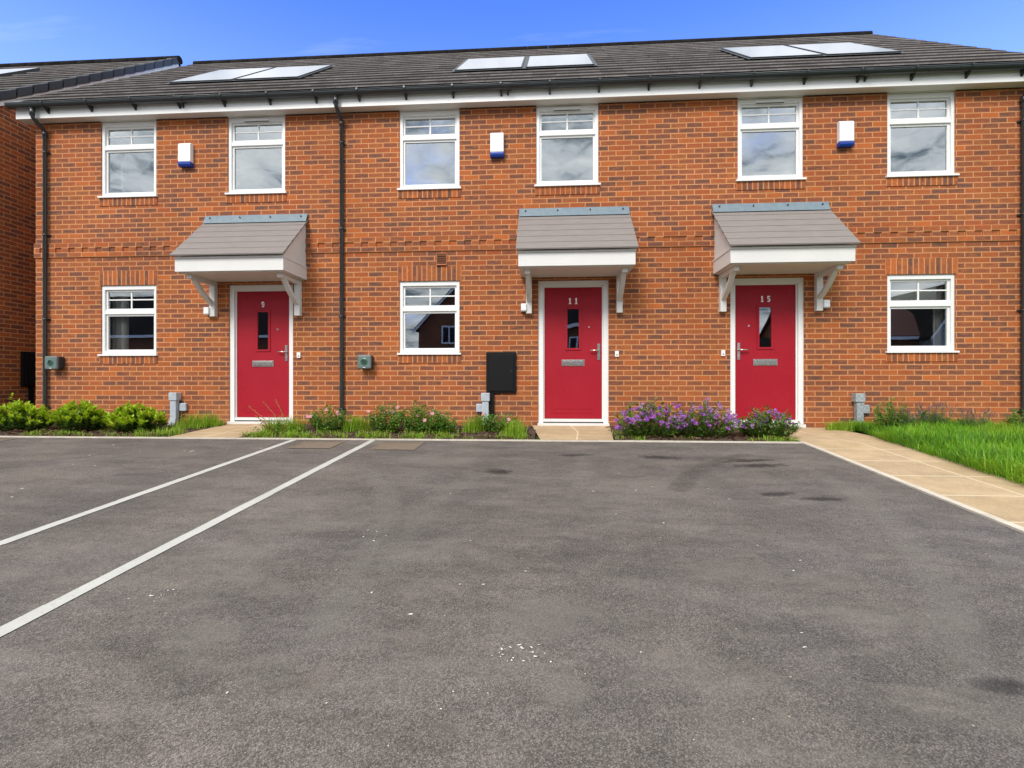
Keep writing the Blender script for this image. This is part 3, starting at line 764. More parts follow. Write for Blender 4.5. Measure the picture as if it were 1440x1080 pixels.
def make_house(num, X0, X1, wins, doorx, canopyx, vent, mirror, label, ends=(False, False)):
    base = ((X0 + X1) / 2, 0, 0)
    H = empty('terraced_house', base, label, 'house', 'three terraced brick houses')
    # ---- walls
    holes = []
    for cx in wins: holes.append((cx - HW, cx + HW, UPB, ZT))
    gx = wins[0] if not mirror else wins[1]
    holes.append((gx - HW, gx + HW, GRB, GRT)); d0, d1 = doorx; holes.append((d0, d1, -.3, 2.13))
    xs = [X0, X1] + [h[0] for h in holes] + [h[1] for h in holes]; zs = [-.3, ZT] + [h[2] for h in holes] + [h[3] for h in holes]
    m = MB(); wallface(m, xs, zs, holes, 0); wallface(m, xs, zs, holes, .3, True)
    for a, b, c, d in holes:
        m.face([(a, 0, c), (a, 0, d), (a, .3, d), (a, .3, c)][::-1]); m.face([(b, 0, c), (b, 0, d), (b, .3, d), (b, .3, c)])
        m.face([(a, 0, d), (b, 0, d), (b, .3, d), (a, .3, d)][::-1]) if d < ZT else None
        m.face([(a, 0, c), (b, 0, c), (b, .3, c), (a, .3, c)])
    m.face([(X1, 7.6, -.3), (X0, 7.6, -.3), (X0, 7.6, ZT), (X1, 7.6, ZT)])
    for xx, e in ((X0, ends[0]), (X1, ends[1])):
        if e or xx == X0:
            pts = [(xx, 0, -.3), (xx, 7.6, -.3), (xx, 7.6, ZT)] + ([(xx, 7.6, 5.13), (xx, 3.8, 8.02), (xx, 0, 5.13)] if e else []) + [(xx, 0, ZT)]
            m.face(pts if xx == X1 else pts[::-1])
    o = m.build('wall', BRK, H); shift_uv(o)
    # projecting string course with dentils
    c = MB(); P = -.017
    c.box(X0 - (.017 if ends[0] else 0), X1 + (.017 if ends[1] else 0), P, .05, BZ, BZ + .075); c.box(X0 - (.017 if ends[0] else 0), X1 + (.017 if ends[1] else 0), P, .05, BZ + .15, BZ + .222)
    k = math.ceil((X0 + .02) / .225)
    while k * .225 + .1125 < X1:
        c.box(k * .225 + .002, k * .225 + .118, P - .0, .05, BZ + .0752, BZ + .1498); k += 1
    if ends[0]: c.box(X0 - .017, X0 + .08, P, .05, BZ + .0752, BZ + .1498)
    o = c.build('string_course', BRK, H); shift_uv(o)
    # ---- openings
    i = int(num)
    for k, cx in enumerate(wins):
        make_window(H, cx, UPB, UPT, vent == k, i + k, GL_UP, UPT - .395)
    make_window(H, gx, GRB, GRT, False, i + 5, GL_LO, GRT - .42); make_header(H, gx, i + 2)
    make_door(H, d0, d1, num, mirror)
    make_canopy(H, *canopyx)
    # ---- rooms behind the glass
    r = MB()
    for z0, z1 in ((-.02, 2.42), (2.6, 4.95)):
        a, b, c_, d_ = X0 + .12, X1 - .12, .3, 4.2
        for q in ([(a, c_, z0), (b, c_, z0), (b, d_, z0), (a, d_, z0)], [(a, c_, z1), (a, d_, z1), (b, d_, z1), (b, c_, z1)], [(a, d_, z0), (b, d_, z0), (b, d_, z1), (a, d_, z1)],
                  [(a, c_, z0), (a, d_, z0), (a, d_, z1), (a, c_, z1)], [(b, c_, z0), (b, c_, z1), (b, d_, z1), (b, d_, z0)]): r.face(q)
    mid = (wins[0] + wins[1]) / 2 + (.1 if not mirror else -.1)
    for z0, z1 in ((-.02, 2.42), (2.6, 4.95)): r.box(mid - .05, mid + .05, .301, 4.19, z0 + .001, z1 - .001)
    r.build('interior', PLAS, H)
    # ---- eaves
    e0 = .15 if ends[0] else 0; e1 = .12 if ends[1] else 0
    f = MB(); f.box(X0 - e0, X1 + e1, -.172, -.150, ZT + .003, 4.955); 
    if ends[0]: f.box(X0 - e0, X0 - e0 + .02, -.1495, 0, ZT + .003, 4.98)
    if ends[1]: f.box(X1 + e1 - .02, X1 + e1, -.1495, 0, ZT + .003, 4.98)
    f.build('fascia', WHT, H)
    s = MB(); s.box(X0 - e0 + (.021 if ends[0] else 0), X1 + e1 - (.021 if ends[1] else 0), -.149, -.001, ZT + .012, ZT + .022); 
    for cx in wins: s.box(cx - HW, cx + HW, -.0009, .1, ZT + .001, ZT + .012)
    s.build('soffit', WSOF, H)
    # ---- roof: real overlapping tile courses
    t = MB(); n = 15; ya, yb = -.245, RY; vx0, vx1 = X0 - (.075 if ends[0] else 0), X1 + (.08 if ends[1] else 0)
    for side in (0, 1):
        for k in range(n):
            a = ya + (yb - ya) * k / n; b = ya + (yb - ya) * (k + 1) / n + (.06 if k < n - 1 else 0)
            za, zb = rz(a), rz(b)
            row = [(a, za - .005), (b, zb - .030), (b, zb - .006), (a + .005, za + .018)]
            if side == 1: row = [(2 * RY - y, z) for y, z in row][::-1]
            j = random.uniform(-.006, .006)
            t.prism_x(row, vx0 + j, vx1 + j)
    o = t.build('roof', [TILE, TEDGE], H)
    ul = o.data.uv_layers[0]
    for p in o.data.polygons:
        k = int((p.center[1] + base[1] - ya) / ((yb - ya) / n))
        for li in p.loop_indices:
            x_ = ul.data[li].uv[0]; v = o.data.vertices[o.data.loops[li].vertex_index].co
            ul.data[li].uv = (v.x + base[0] + (k % 2) * .17 + 100, k * 20 + 2 + v.y * .5)
        if p.normal.y < -.75 and p.center.y < RY: p.material_index = 1
    roof = o
    r = MB(); r.prism_x([(-.238, 4.938), (-.1505, 4.957), (-.1505, 5.02), (-.238, 4.950)], X0 - e0, X1 + e1); r.build('eaves_tray', BLK, roof)
    r = MB(); x = vx0
    while x < vx1 - .02:
        e = min(x + .45, vx1); r.tube([(x, RY, rz(RY) - .035), (e - .006, RY, rz(RY) - .035)], .085, 14); x += .45
    r.build('ridge_tile', TILE, roof)
    # solar panels bedded in the tiles
    pc = {'9': (-6.4, -5.30, -5.24, -4.14), '11': (-1.5, -.40, -.34, .76), '15': (3.19, 4.29, 4.35, 5.45)}[num]
    py0, py1 = .70, 2.06; nv = Vector((0, -SLOPE, 1)).normalized()
    for a, b in ((pc[0], pc[1]), (pc[2], pc[3])):
        p = MB(); q = lambda x, y, h: tuple(Vector((x, y, rz(y))) + nv * h)
        T = .045
        c8 = [q(a, py0, .0), q(b, py0, .0), q(b, py1, .0), q(a, py1, .0), q(a, py0, T), q(b, py0, T), q(b, py1, T), q(a, py1, T)]
        for f_ in ((0, 1, 5, 4), (1, 2, 6, 5), (2, 3, 7, 6), (3, 0, 4, 7)): p.face([c8[i_] for i_ in f_], 1)
        w = .022
        i4 = [q(a + w, py0 + w, T), q(b - w, py0 + w, T), q(b - w, py1 - w, T), q(a + w, py1 - w, T)]
        for k in range(4): p.face([c8[4 + k], c8[4 + (k + 1) % 4], i4[(k + 1) % 4], i4[k]], 1)
        p.face(i4, 0, uv=[(0, 0), (b - a, 0), (b - a, 1.7), (0, 1.7)])
        p.build('solar_panel', [PANEL, CAPM], roof)
    fl = MB()                                             # dark weathering tray round the pair of panels
    a, b = pc[0] - .05, pc[3] + .05
    q = lambda x, y, h: tuple(Vector((x, y, rz(y))) + nv * h)
    for u0, u1, v0, v1 in ((a, b, py0 - .06, py0), (a, b, py1, py1 + .05), (a, pc[0], py0, py1), (pc[3], b, py0, py1), (pc[1], pc[2], py0, py1)):
        fl.face([q(u0, v0, .030), q(u1, v0, .030), q(u1, v1, .030), q(u0, v1, .030)])
    fl.build('panel_tray', CAPM, roof)
    # ---- gutter (open half round), union joint and brackets
    g = MB(); gy, gzz, gr = -.238, 4.905, .060; N = 12; gx0, gx1 = X0 - (.2 if ends[0] else 0), X1 + (.14 if ends[1] else 0)
    ring = lambda rr: [(gy + rr * math.cos(math.pi + math.pi * k / N), gzz + rr * math.sin(math.pi + math.pi * k / N) * .95) for k in range(N + 1)]
    o_, i_ = ring(gr), ring(gr - .006)
    for k in range(N):
        g.face([(gx0, *o_[k]), (gx1, *o_[k]), (gx1, *o_[k + 1]), (gx0, *o_[k + 1])], 0, True); g.face([(gx0, *i_[k + 1]), (gx1, *i_[k + 1]), (gx1, *i_[k]), (gx0, *i_[k])], 0, True)
    g.tube([(gx0, gy - gr, gzz + .004), (gx1, gy - gr, gzz + .004)], .008, 8); g.tube([(gx0, gy + gr - .004, gzz + .002), (gx1, gy + gr - .004, gzz + .002)], .005, 6)
    for xx, e in ((gx0, ends[0]), (gx1, ends[1])):
        if e: g.face([(xx, y, z) for y, z in o_])
    gut = g.build('gutter', BLK, H)
    nb = 7; sp = (X1 - X0) / nb
    for k in range(nb):
        x = X0 + sp * (k + .5) + (0 if num != '9' else .05)
        b = MB(); o2 = ring(gr + .006)
        for q_ in range(N): b.face([(x - .014, *o2[q_]), (x + .014, *o2[q_]), (x + .014, *o2[q_ + 1]), (x - .014, *o2[q_ + 1])])
        b.box(x - .012, x + .012, gy - gr - .014, gy - gr - .0085, gzz - .01, gzz + .016)
        b.prism_x([(gy - .015, gzz - .066), (-.173, gzz - .120), (-.173, gzz - .03), (gy + .03, gzz - .055)], x - .014, x + .014)
        b.build('gutter_bracket', BLK, gut)
    b = MB(); x = X0 + (X1 - X0) * .52; o2 = ring(gr + .009)
    for q_ in range(N): b.face([(x - .055, *o2[q_]), (x + .055, *o2[q_]), (x + .055, *o2[q_ + 1]), (x - .055, *o2[q_ + 1])], 0, True)
    b.prism_x([(gy - .01, gzz - .068), (-.173, gzz - .11), (-.173, gzz - .03), (gy + .03, gzz - .055)], x - .012, x + .012)
    b.build('gutter_union', BLK, gut)
    return H

def downpipe(house, x):
    p = MB(); r = .029; yy = -.048
    p.tube([(x - .01, -.238, 4.85), (x - .01, -.238, 4.73), (x - .006, -.225, 4.70), (x, -.075, 4.60), (x, yy, 4.565), (x, yy, .10), (x, yy, -.06)], r, 14)
    d = p.build('downpipe', BLK, house)
    e = MB()
    e.tube([(x - .01, -.238, 4.845), (x - .01, -.238, 4.735)], r + .007, 14)
    e.tube([(x, yy, 4.585), (x, yy, 4.50)], r + .006, 14)
    e.build('pipe_socket', BLK, d)
    for z in (4.25, 2.95, 1.62, .22):
        c = MB(); c.tube([(x, yy, z - .014), (x, yy, z + .014)], r + .003, 14); c.box(x - .055, x + .055, -.018, -.001, z - .012, z + .012); c.build('pipe_clip', BLK, d)
    return d

h9 = make_house('9', -8.10, -3.122, (-6.545, -4.465), (-4.905, -3.882), (-5.25, -3.665), 1, False,
    'left brick terraced house with red door numbered 9 under its canopy', (True, False))
h11 = make_house('11', -3.122, 1.80, (-1.765, .300), (-.127, .904), (-.385, 1.175), 1, False,
    'middle brick terraced house with red door numbered 11 under its canopy', (False, False))
h15 = make_house('15', 1.80, 6.80, (3.207, 5.27), (2.646, 3.677), (2.405, 3.975), 0, True,
    'right brick terraced house with red door numbered 15 under its canopy', (False, True))
downpipe(h9, -7.895); downpipe(h11, -3.10); downpipe(h15, 6.585)
# terracotta vent in the middle house
m = MB(); x0, x1, z0, z1 = -1.645, -1.51, 2.392, 2.555
m.box(x0, x1, -.006, .02, z0, z1, 0); m.box(x0 - .012, x0 - .001, -.010, .02, z0, z1 + .012, 1); m.box(x1 + .001, x1 + .012, -.010, .02, z0, z1 + .012, 1); m.box(x0, x1, -.010, .02, z1 + .001, z1 + .012, 1)
m.prism_x([(-.035, z0 - .012), (-.006, z0 - .012), (-.006, z0 + .012), (-.03, z0)], x0 - .012, x1 + .012, 1)
for k in range(4): m.prism_x([(-.016, z0 + .025 + k * .033), (-.0062, z0 + .035 + k * .033), (-.0062, z0 + .045 + k * .033)], x0 + .01, x1 - .01, 0)
m.build('air_vent', [TERRA, simple('vent_rim', (.40, .13, .06), .85)], h11)

# ------------------------------------------------------------------ fittings fixed to the walls
def alarm(x, z0, label):
    base = (x, 0, z0); e = empty('alarm_box', base, label, 'alarm box', 'burglar alarm boxes')
    m = MB(); m.prism_x([(-.085, z0 + .067), (-.001, z0 + .067), (-.001, z0 + .365), (-.055, z0 + .365), (-.085, z0 + .345)], x - .100, x + .100); m.build('cover', ALRM, e, bevel=.012)
    m = MB(); m.prism_x([(-.07, z0), (-.001, z0), (-.001, z0 + .066), (-.09, z0 + .066), (-.088, z0 + .03)], x - .103, x + .103); m.build('blue_base', BLUE, e, bevel=.010)
    return e
al = alarm(-5.572, 3.955, 'white alarm box with blue base above the canopy of door 9')
dup(al, (4.836, 0, 0), 'white alarm box with blue base above the canopy of door 11')
dup(al, (9.792, 0, 0), 'white alarm box with blue base above the canopy of door 15')

def charger(x, label, lbl_rot=0):
    z = .93; e = empty('car_charger', (x, 0, z), label, 'car charger', 'electric car chargers')
    m = MB(); m.box(x - .095, x + .095, -.10, -.001, z - .09, z + .10); m.build('back_case', EVD, e, bevel=.015)
    m = MB(); m.box(x - .105, x + .105, -.15, -.1005, z - .105, z + .105); m.build('front_case', EVG, e, bevel=.022)
    m = MB(); n = 28
    for k in range(n):
        a, b = 6.2832 * k / n, 6.2832 * (k + 1) / n
        P = lambda t, r, y: (x + r * math.cos(t), y, z + .005 + r * math.sin(t))
        m.face([P(a, .056, -.152), P(a, .036, -.158), P(b, .036, -.158), P(b, .056, -.152)], 0, True)
        m.face([P(a, .036, -.158), P(a, .034, -.151), P(b, .034, -.151), P(b, .036, -.158)], 0, True)
        m.face([P(a, .034, -.1515), (x, -.1515, z + .005), P(b, .034, -.1515)], 1)
    m.build('socket_ring', [EVGR, EVD], e)
    m = MB(); m.box(x - .018, x + .018, -.1512, -.1504, z - .088, z - .080); m.build('badge', NUM, e)
    return e
c1 = charger(-7.70, 'grey square car charger with green ring beside the leftmost downpipe')
dup(c1, (4.985, 0, 0), 'grey square car charger with green ring left of the ground window of the middle house')

def walllight(x, z, label):
    e = empty('wall_light', (x, 0, z), label, 'wall light', 'small lights beside the canopy brackets')
    m = MB(); m.box(x - .045, x + .045, -.03, -.001, z - .06, z + .06); m.build('back_plate', CHR, e, bevel=.004)
    m = MB(); m.box(x - .04, x + .04, -.105, -.031, z - .045, z + .055); m.build('lamp_housing', ALRM, e, bevel=.006)
    m = MB(); m.box(x - .036, x + .036, -.101, -.034, z - .056, z - .0455); m.build('lens', GRYP, e)
    return e
w1 = walllight(-5.205, 1.72, 'small white wall light left of the canopy bracket by door 9')
dup(w1, (4.866, 0, .005), 'small white wall light left of the canopy bracket by door 11')
dup(w1, (9.145, 0, .012), 'small white wall light right of the canopy bracket by door 15')

def bell(x, z, label):
    m = MB(); m.box(x - .026, x + .026, -.022, -.001, z - .042, z + .042, 0); m.tube([(x, -.0225, z - .012), (x, -.028, z - .012)], .013, 12, 1)
    o = m.build('doorbell', [NUM, GRYP], None, (x, 0, z)); return tag(o, label, 'doorbell', 'door bell pushes')
b1 = bell(-3.785, 1.042, 'small white doorbell on the brick right of door 9')
dup(b1, (4.808, 0, 0), 'small white doorbell on the brick right of door 11')
dup(b1, (6.325, 0, .005), 'small white doorbell on the brick left of door 15')

# black meter box of the middle house, its conduit below
x0, x1, z0, z1 = -.90, -.452, .465, 1.075
e = empty('meter_box', (-.68, 0, z0), 'black meter box on the brick left of door 11', 'meter box')
m = MB(); m.box(x0, x1, -.045, -.001, z0, z1); m.build('case', BLKM, e, bevel=.01)
m = MB(); m.box(x0 + .035, x1 - .035, -.058, -.046, z0 + .03, z1 - .035); m.build('lid', BLKM, e, bevel=.008)
m = MB(); m.tube([(x1 - .075, -.058, .79), (x1 - .075, -.064, .79)], .012, 12); m.build('lock', RUB, e)
m = MB(); m.box(x0 + .06, x0 + .115, -.05, -.001, -.05, z0 - .001); m.build('conduit', BLKM, e)

def duct(x, label, stained=False, label_side=1):
    e = empty('cable_duct', (x, 0, -.05), label, 'duct', 'grey service ducts at the wall foot')
    mt = GRYP if not stained else simple('stained_duct_plastic', (.42, .45, .48), .6, .5, 38, c2=(.16, .20, .19))
    m = MB(); w = .046
    prof = [(0.47, w), (.10, w), (.03, w + .005), (-.06, w + .035)]
    m.box(x - w, x + w, -.105, -.03, .09, .36)
    # flared foot
    i = len(m.v)
    m.v += [(x - w, -.105, .0895), (x + w, -.105, .0895), (x + w, -.03, .0895), (x - w, -.03, .0895), (x - w - .04, -.135, -.09), (x + w - .01, -.135, -.09), (x + w - .01, -.03, -.09), (x - w - .04, -.03, -.09)]
    for q in ((0, 4, 5, 1), (1, 5, 6, 2), (2, 6, 7, 3), (3, 7, 4, 0)): m.f.append(tuple(i + k for k in q)); m.m.append(0); m.sm.append(False)
    m.build('riser', mt, e)
    m = MB(); m.box(x - .064, x + .064, -.118, -.001, .345, .468); m.build('top_cap', mt, e, bevel=.008)
    return e
duct(-5.735, 'grey cable duct at the wall between the shrubs and door 9')
duct(-.905, 'grey cable duct standing below the black meter box')
duct(4.385, 'stained grey cable duct at the wall right of door 15', True)
def jbox(x, label, stained=False):
    e = empty('junction_box', (x, 0, .24), label, 'junction box', 'small grey boxes beside the ducts')
    m = MB(); m.box(x - .056, x + .056, -.05, -.001, .18, .305); m.build('case', GRYP if not stained else MATS['stained_duct_plastic'], e, bevel=.014)
    m = MB(); m.tube([(x, -.03, .178), (x - .01, -.03, .14), (x - .04, -.03, .11), (x - .07, -.035, .06)], .007, 8); m.build('cable', RUB, e)
    return e
jbox(-5.625, 'small grey junction box right of the duct near door 9')
jbox(-.995, 'small grey junction box left of the duct below the meter box')
jbox(4.495, 'stained small grey junction box right of the duct near door 15', True)

# ------------------------------------------------------------------ things inside the windows
def curtain(x0, x1, z0, z1, y, label, name='curtain'):
    m = MB(); n = int((x1 - x0) / .012) + 6
    P = [(x0 + (x1 - x0) * k / n, y + .022 * math.sin(k * 1.1) + .008 * math.sin(k * 2.7)) for k in range(n + 1)]
    for (a, ya), (b, yb) in zip(P, P[1:]):
        m.face([(a, ya, z0), (b, yb, z0), (b, yb, z1), (a, ya, z1)], 0, True); m.face([(b, yb + .004, z0), (a, ya + .004, z0), (a, ya + .004, z1), (b, yb + .004, z1)], 0, True)
    o = m.build(name, CURT, None, ((x0 + x1) / 2, y, z0)); return tag(o, label, 'curtain')
curtain(-7.02, -6.74, .9, 2.25, .22, 'white curtain at the left of the ground window near the left downpipe')
curtain(-7.02, -6.80, 3.4, 4.8, .22, 'pale curtain at the left inside the far left upstairs window')
curtain(5.60, 5.76, .9, 2.25, .24, 'pale curtain at the right inside the ground window near the right downpipe')
m = MB()
for k in range(5): m.prism_x([(.17 + .0, 1.98 - k * .075 + .14), (.176, 1.98 - k * .075 + .14), (.20, 1.98 - k * .075 + .058), (.185, 1.98 - k * .075 + .055)], 4.83, 5.60)
tag(m.build('window_blind', CURT, None, (5.2, .18, 1.7)), 'white folded blind inside the top of the ground window right of door 15', 'blind')
e = empty('window_plant', (2.92, .2, 3.60), 'small dark plant inside the corner of the upstairs window above canopy 15', 'plant')
m = MB(); m.tube([(2.92, .2, 3.56), (2.92, .2, 3.66)], [.04, .05], 12); m.build('pot', TERRA, e)
m = MB()
for _ in range(40):
    a = random.uniform(0, 6.28); el = random.uniform(.1, 1.4)
    m.leaf(Vector((2.92, .2, 3.66)), Vector((math.cos(a) * math.cos(el), math.sin(a) * math.cos(el) * .5, math.sin(el))), Vector((0, 0, 1)), random.uniform(.06, .14), .03)
m.build('leaves', LEAFD, e)
m = MB(); m.box(2.72, 3.66, .10, .30, 3.545, 3.565); m.build('window_board', WHT, h15)

# ------------------------------------------------------------------ neighbouring house on the left
def gable_house(name, x0, x1, y0, depth, label, eave, pitch, gable_front=False, brick=BRK, roofm=TILE, dash=None, zb=-.3):
    H = empty(name, ((x0 + x1) / 2, y0, zb), label, 'house')
    return H
NX = -9.16
nh = empty('neighbour_house', (-12, 0, 0), 'shaded brick house at the left edge with stepped grey roof verge', 'house')
ny0, nry, nsl = .06, 4.50, .775
nz = lambda y: 5.00 + nsl * (y + .22)
m = MB()
for xx, fl in ((NX, False), (-17.0, True)):
    pts = [(xx, ny0, -.3), (xx, 2 * nry - ny0, -.3), (xx, 2 * nry - ny0, 4.72), (xx, 2 * nry - ny0, nz(ny0) - .1), (xx, nry, nz(nry) - .1), (xx, ny0, nz(ny0) - .1), (xx, ny0, 4.72)]
    m.face(pts[::-1] if fl else pts)
m.face([(-17, ny0, -.3), (NX, ny0, -.3), (NX, ny0, 4.72), (-17, ny0, 4.72)]); m.face([(NX, 2 * nry - ny0, -.3), (-17, 2 * nry - ny0, -.3), (-17, 2 * nry - ny0, 4.72), (NX, 2 * nry - ny0, 4.72)])
o = m.build('wall', BRK, nh); shift_uv(o)
t = MB(); n = 16; ya, yb = -.24, nry
for side in (0, 1):
    for k in range(n):
        a = ya + (yb - ya) * k / n; b = ya + (yb - ya) * (k + 1) / n + (.06 if k < n - 1 else 0)
        row = [(a, nz(a) - .005), (b, nz(b) - .030), (b, nz(b) - .006), (a + .005, nz(a) + .018)]
        if side: row = [(2 * nry - y, z) for y, z in row][::-1]
        t.prism_x(row, -17.1, NX + .02)
o = t.build('roof', [TILE, TEDGE], nh); ul = o.data.uv_layers[0]
for p in o.data.polygons:
    k = int((p.center[1] + 0 - ya) / ((yb - ya) / n))
    for li in p.loop_indices:
        v = o.data.vertices[o.data.loops[li].vertex_index].co
        ul.data[li].uv = (v.x + 88 + (k % 2) * .17, k * 20 + 2 + v.y * .5)
    if p.normal.y < -.75 and p.center.y < nry: p.material_index = 1
nroof = o
m = MB()                                                # white barge boards behind the verge caps
m.face([(NX + .055, -.24, nz(-.24) - .20), (NX + .055, nry, nz(nry) - .20), (NX + .055, nry, nz(nry) + .0), (NX + .055, -.24, nz(-.24) + .0)])
m.box(NX + .002, NX + .054, -.239, .05, 4.70, nz(-.24) - .21)
m.face([(NX + .001, -.24, nz(-.24) - .20), (NX + .001, nry, nz(nry) - .20), (NX + .055, nry, nz(nry) - .20), (NX + .055, -.24, nz(-.24) - .20)])
m.build('barge_board', WHT, nh)
n = 17
for k in range(n):                                      # stepped dry-verge caps
    a = -.27 + (nry + .27) * k / n; b = -.27 + (nry + .27) * (k + 1) / n + .035
    m = MB(); za, zb = nz(a), nz(b)
    m.prism_x([(a, za - .105), (b, zb - .125), (b, zb + .034), (a, za + .060)], NX - .05, NX + .085)
    m.build('verge_cap', CAPM, nroof, bevel=.008)
m = MB(); x = -17.1
while x < NX + .05: m.tube([(x, nry, nz(nry) - .03), (min(x + .44, NX + .09), nry, nz(nry) - .03)], .095, 14); x += .45
m.build('ridge_tile', TILE, nroof)
nv = Vector((0, -nsl, 1)).normalized(); q = lambda x, y, h: tuple(Vector((x, y, nz(y))) + nv * h)
for a, b in ((-12.75, -11.55), (-14.0, -12.8)):
    p = MB(); p.face([q(a, 2.0, .06), q(b, 2.0, .06), q(b, 3.35, .06), q(a, 3.35, .06)], 0)
    for u, v in (((a, 2.0), (b, 2.0)), ((b, 2.0), (b, 3.35)), ((b, 3.35), (a, 3.35)), ((a, 3.35), (a, 2.0))): p.face([q(*u, 0), q(*v, 0), q(*v, .06), q(*u, .06)], 1)
    p.build('solar_panel', [PANEL, CAPM], nroof)
m = MB(); m.box(-17, NX, -.15, -.12, 4.72, 4.95); m.build('fascia', WHT, nh)
m = MB(); m.tube([(-17, -.2, 4.86), (NX + .12, -.2, 4.86)], .055, 12); m.build('gutter', BLK, nh)
e = empty('meter_box', (NX, .95, .5), 'black meter box on the shaded side wall at the left edge', 'meter box')
m = MB(); m.box(NX + .001, NX + .05, .72, 1.18, .55, 1.17); m.build('case', BLKM, e, bevel=.01)
m = MB(); m.box(NX + .051, NX + .062, .755, 1.145, .585, 1.135); m.build('lid', BLKM, e, bevel=.006)
m = MB(); m.box(NX + .001, NX + .045, .86, .92, -.1, .549); m.build('conduit', BLKM, e)

# ------------------------------------------------------------------ houses across the street, seen in the windows' reflections
def across(label, cx, y, hw, depth, eave, apex, gable, roofm, win, wallm=BRK):
    zb = -.55; H = empty('opposite_house', (cx, y, zb), label, 'house')
    m = MB(); x0, x1 = cx - hw, cx + hw; yb = y - depth
    if gable:
        for yy, fl in ((y, True), (yb, False)):
            pts = [(x0, yy, zb), (x1, yy, zb), (x1, yy, eave), (cx, yy, apex), (x0, yy, eave)]; m.face(pts[::-1] if fl else pts)
    else:
        for yy, fl in ((y, True), (yb, False)):
            pts = [(x0, yy, zb), (x1, yy, zb), (x1, yy, eave), (x0, yy, eave)]; m.face(pts[::-1] if fl else pts)
    for xx, fl in ((x0, True), (x1, False)):
        pts = [(xx, yb, zb), (xx, y, zb), (xx, y, eave)] + ([] if gable else [(xx, (y + yb) / 2, apex)]) + [(xx, yb, eave)]
        m.face(pts)
    m.build('wall', wallm, H)
    r = MB(); o = .25; t = .12
    if gable:
        s = (apex - eave) / hw
        for sg in (-1, 1):
            ex, ez = cx + sg * (hw + o), eave - s * o
            i = len(r.v)
            r.v += [(ex, y + o, ez), (cx, y + o, apex), (cx, yb - o, apex), (ex, yb - o, ez), (ex, y + o, ez + t), (cx, y + o, apex + t), (cx, yb - o, apex + t), (ex, yb - o, ez + t)]
            for f_ in ((0, 1, 2, 3), (7, 6, 5, 4), (0, 4, 5, 1), (3, 2, 6, 7), (0, 3, 7, 4)): r.f.append(tuple(i + k for k in f_)); r.m.append(0); r.sm.append(False)
    else:
        ym = (y + yb) / 2; s = (apex - eave) / (depth / 2)
        for sg, ye in ((1, y), (-1, yb)):
            ey, ez = ye + sg * o, eave - s * o
            i = len(r.v)
            r.v += [(x0 - o, ey, ez), (x1 + o, ey, ez), (x1 + o, ym, apex), (x0 - o, ym, apex), (x0 - o, ey, ez + t), (x1 + o, ey, ez + t), (x1 + o, ym, apex + t), (x0 - o, ym, apex + t)]
            for f_ in ((0, 1, 2, 3), (7, 6, 5, 4), (0, 4, 5, 1), (1, 5, 6, 2), (0, 3, 7, 4)): r.f.append(tuple(i + k for k in f_)); r.m.append(0); r.sm.append(False)
    r.build('roof', roofm, H)
    b = MB()
    if gable:
        for sg in (-1, 1):
            i = len(b.v); ex, ez = cx + sg * (hw + o), eave - s * o
            b.v += [(ex, y + o + .03, ez - .14), (cx, y + o + .03, apex - .14), (cx, y + o + .03, apex + .06), (ex, y + o + .03, ez + .06)]
            b.f.append((i, i + 1, i + 2, i + 3)); b.m.append(0); b.sm.append(False)
    else: b.box(x0 - o, x1 + o, y + o, y + o + .04, eave - s * o - .12, eave - s * o + .06)
    b.build('barge_board', WHT, H)
    for wx, wz in win:
        w = MB(); ww, hh = 1.0, 1.15
        for a, c, d_, e_ in ((wx - ww / 2, wx - ww / 2 + .1, wz, wz + hh), (wx + ww / 2 - .1, wx + ww / 2, wz, wz + hh), (wx - ww / 2 + .1, wx + ww / 2 - .1, wz, wz + .1), (wx - ww / 2 + .1, wx + ww / 2 - .1, wz + hh - .1, wz + hh), (wx - .04, wx + .04, wz + .1, wz + hh - .1)): w.box(a, c, y + .01, y + .06, d_, e_)
        wo = w.build('window', WHT, H)
        g = MB(); g.face([(wx + ww / 2 - .05, y + .015, wz + .05), (wx - ww / 2 + .05, y + .015, wz + .05), (wx - ww / 2 + .05, y + .015, wz + hh - .05), (wx + ww / 2 - .05, y + .015, wz + hh - .05)]); g.build('pane', PANEL, wo)
    return H
BRK2 = brick_mat('dark_red_brick', dark=.45)
REDT = simple('red_roof_tile', (.16, .06, .045), .8, .3, 4)
REND = simple('grey_render', (.28, .29, .30), .85, .1, 3)
across('dark red gabled house reflected in the ground window of the middle house', -4.3, -25, 4.0, 9, 4.3, 8.6, True, TILE, [(-6.3, 3.2), (-2.6, 3.2), (-6.3, .6)], BRK2)
across('dark roofed brick house reflected in the far left ground window', -26, -25, 9.5, 9, 4.0, 7.2, False, TILE, [(-30, 2.2), (-25.5, 2.2), (-22, 2.2)], BRK2)
across('low red roofed house reflected in the ground window right of door 15', 20.0, -25, 3.4, 9, 3.6, 6.6, False, REDT, [(16.5, 1.5), (20, 1.5)], BRK2)
across('plain brick house reflected in the glass of door 11', 3.6, -26, 3.3, 8, 4.6, 7.2, False, TILE, [(2.0, 2.6), (5.0, 2.6)], BRK2)
across('low brick garage reflected in the glass of door 15', 13.2, -25, 2.2, 6, 2.4, 3.6, False, TILE, [], BRK2)
across('grey rendered gabled house reflected in the right ground window', 25.0, -24, 2.4, 8, 3.6, 6.8, True, TILE, [(25.0, .8)], REND)

# ------------------------------------------------------------------ plants
def rdir(zmin=-1, zmax=1):
    a = random.uniform(0, 6.28); z = random.uniform(zmin, zmax); r = math.sqrt(max(0, 1 - z * z)); return Vector((r * math.cos(a), r * math.sin(a), z))

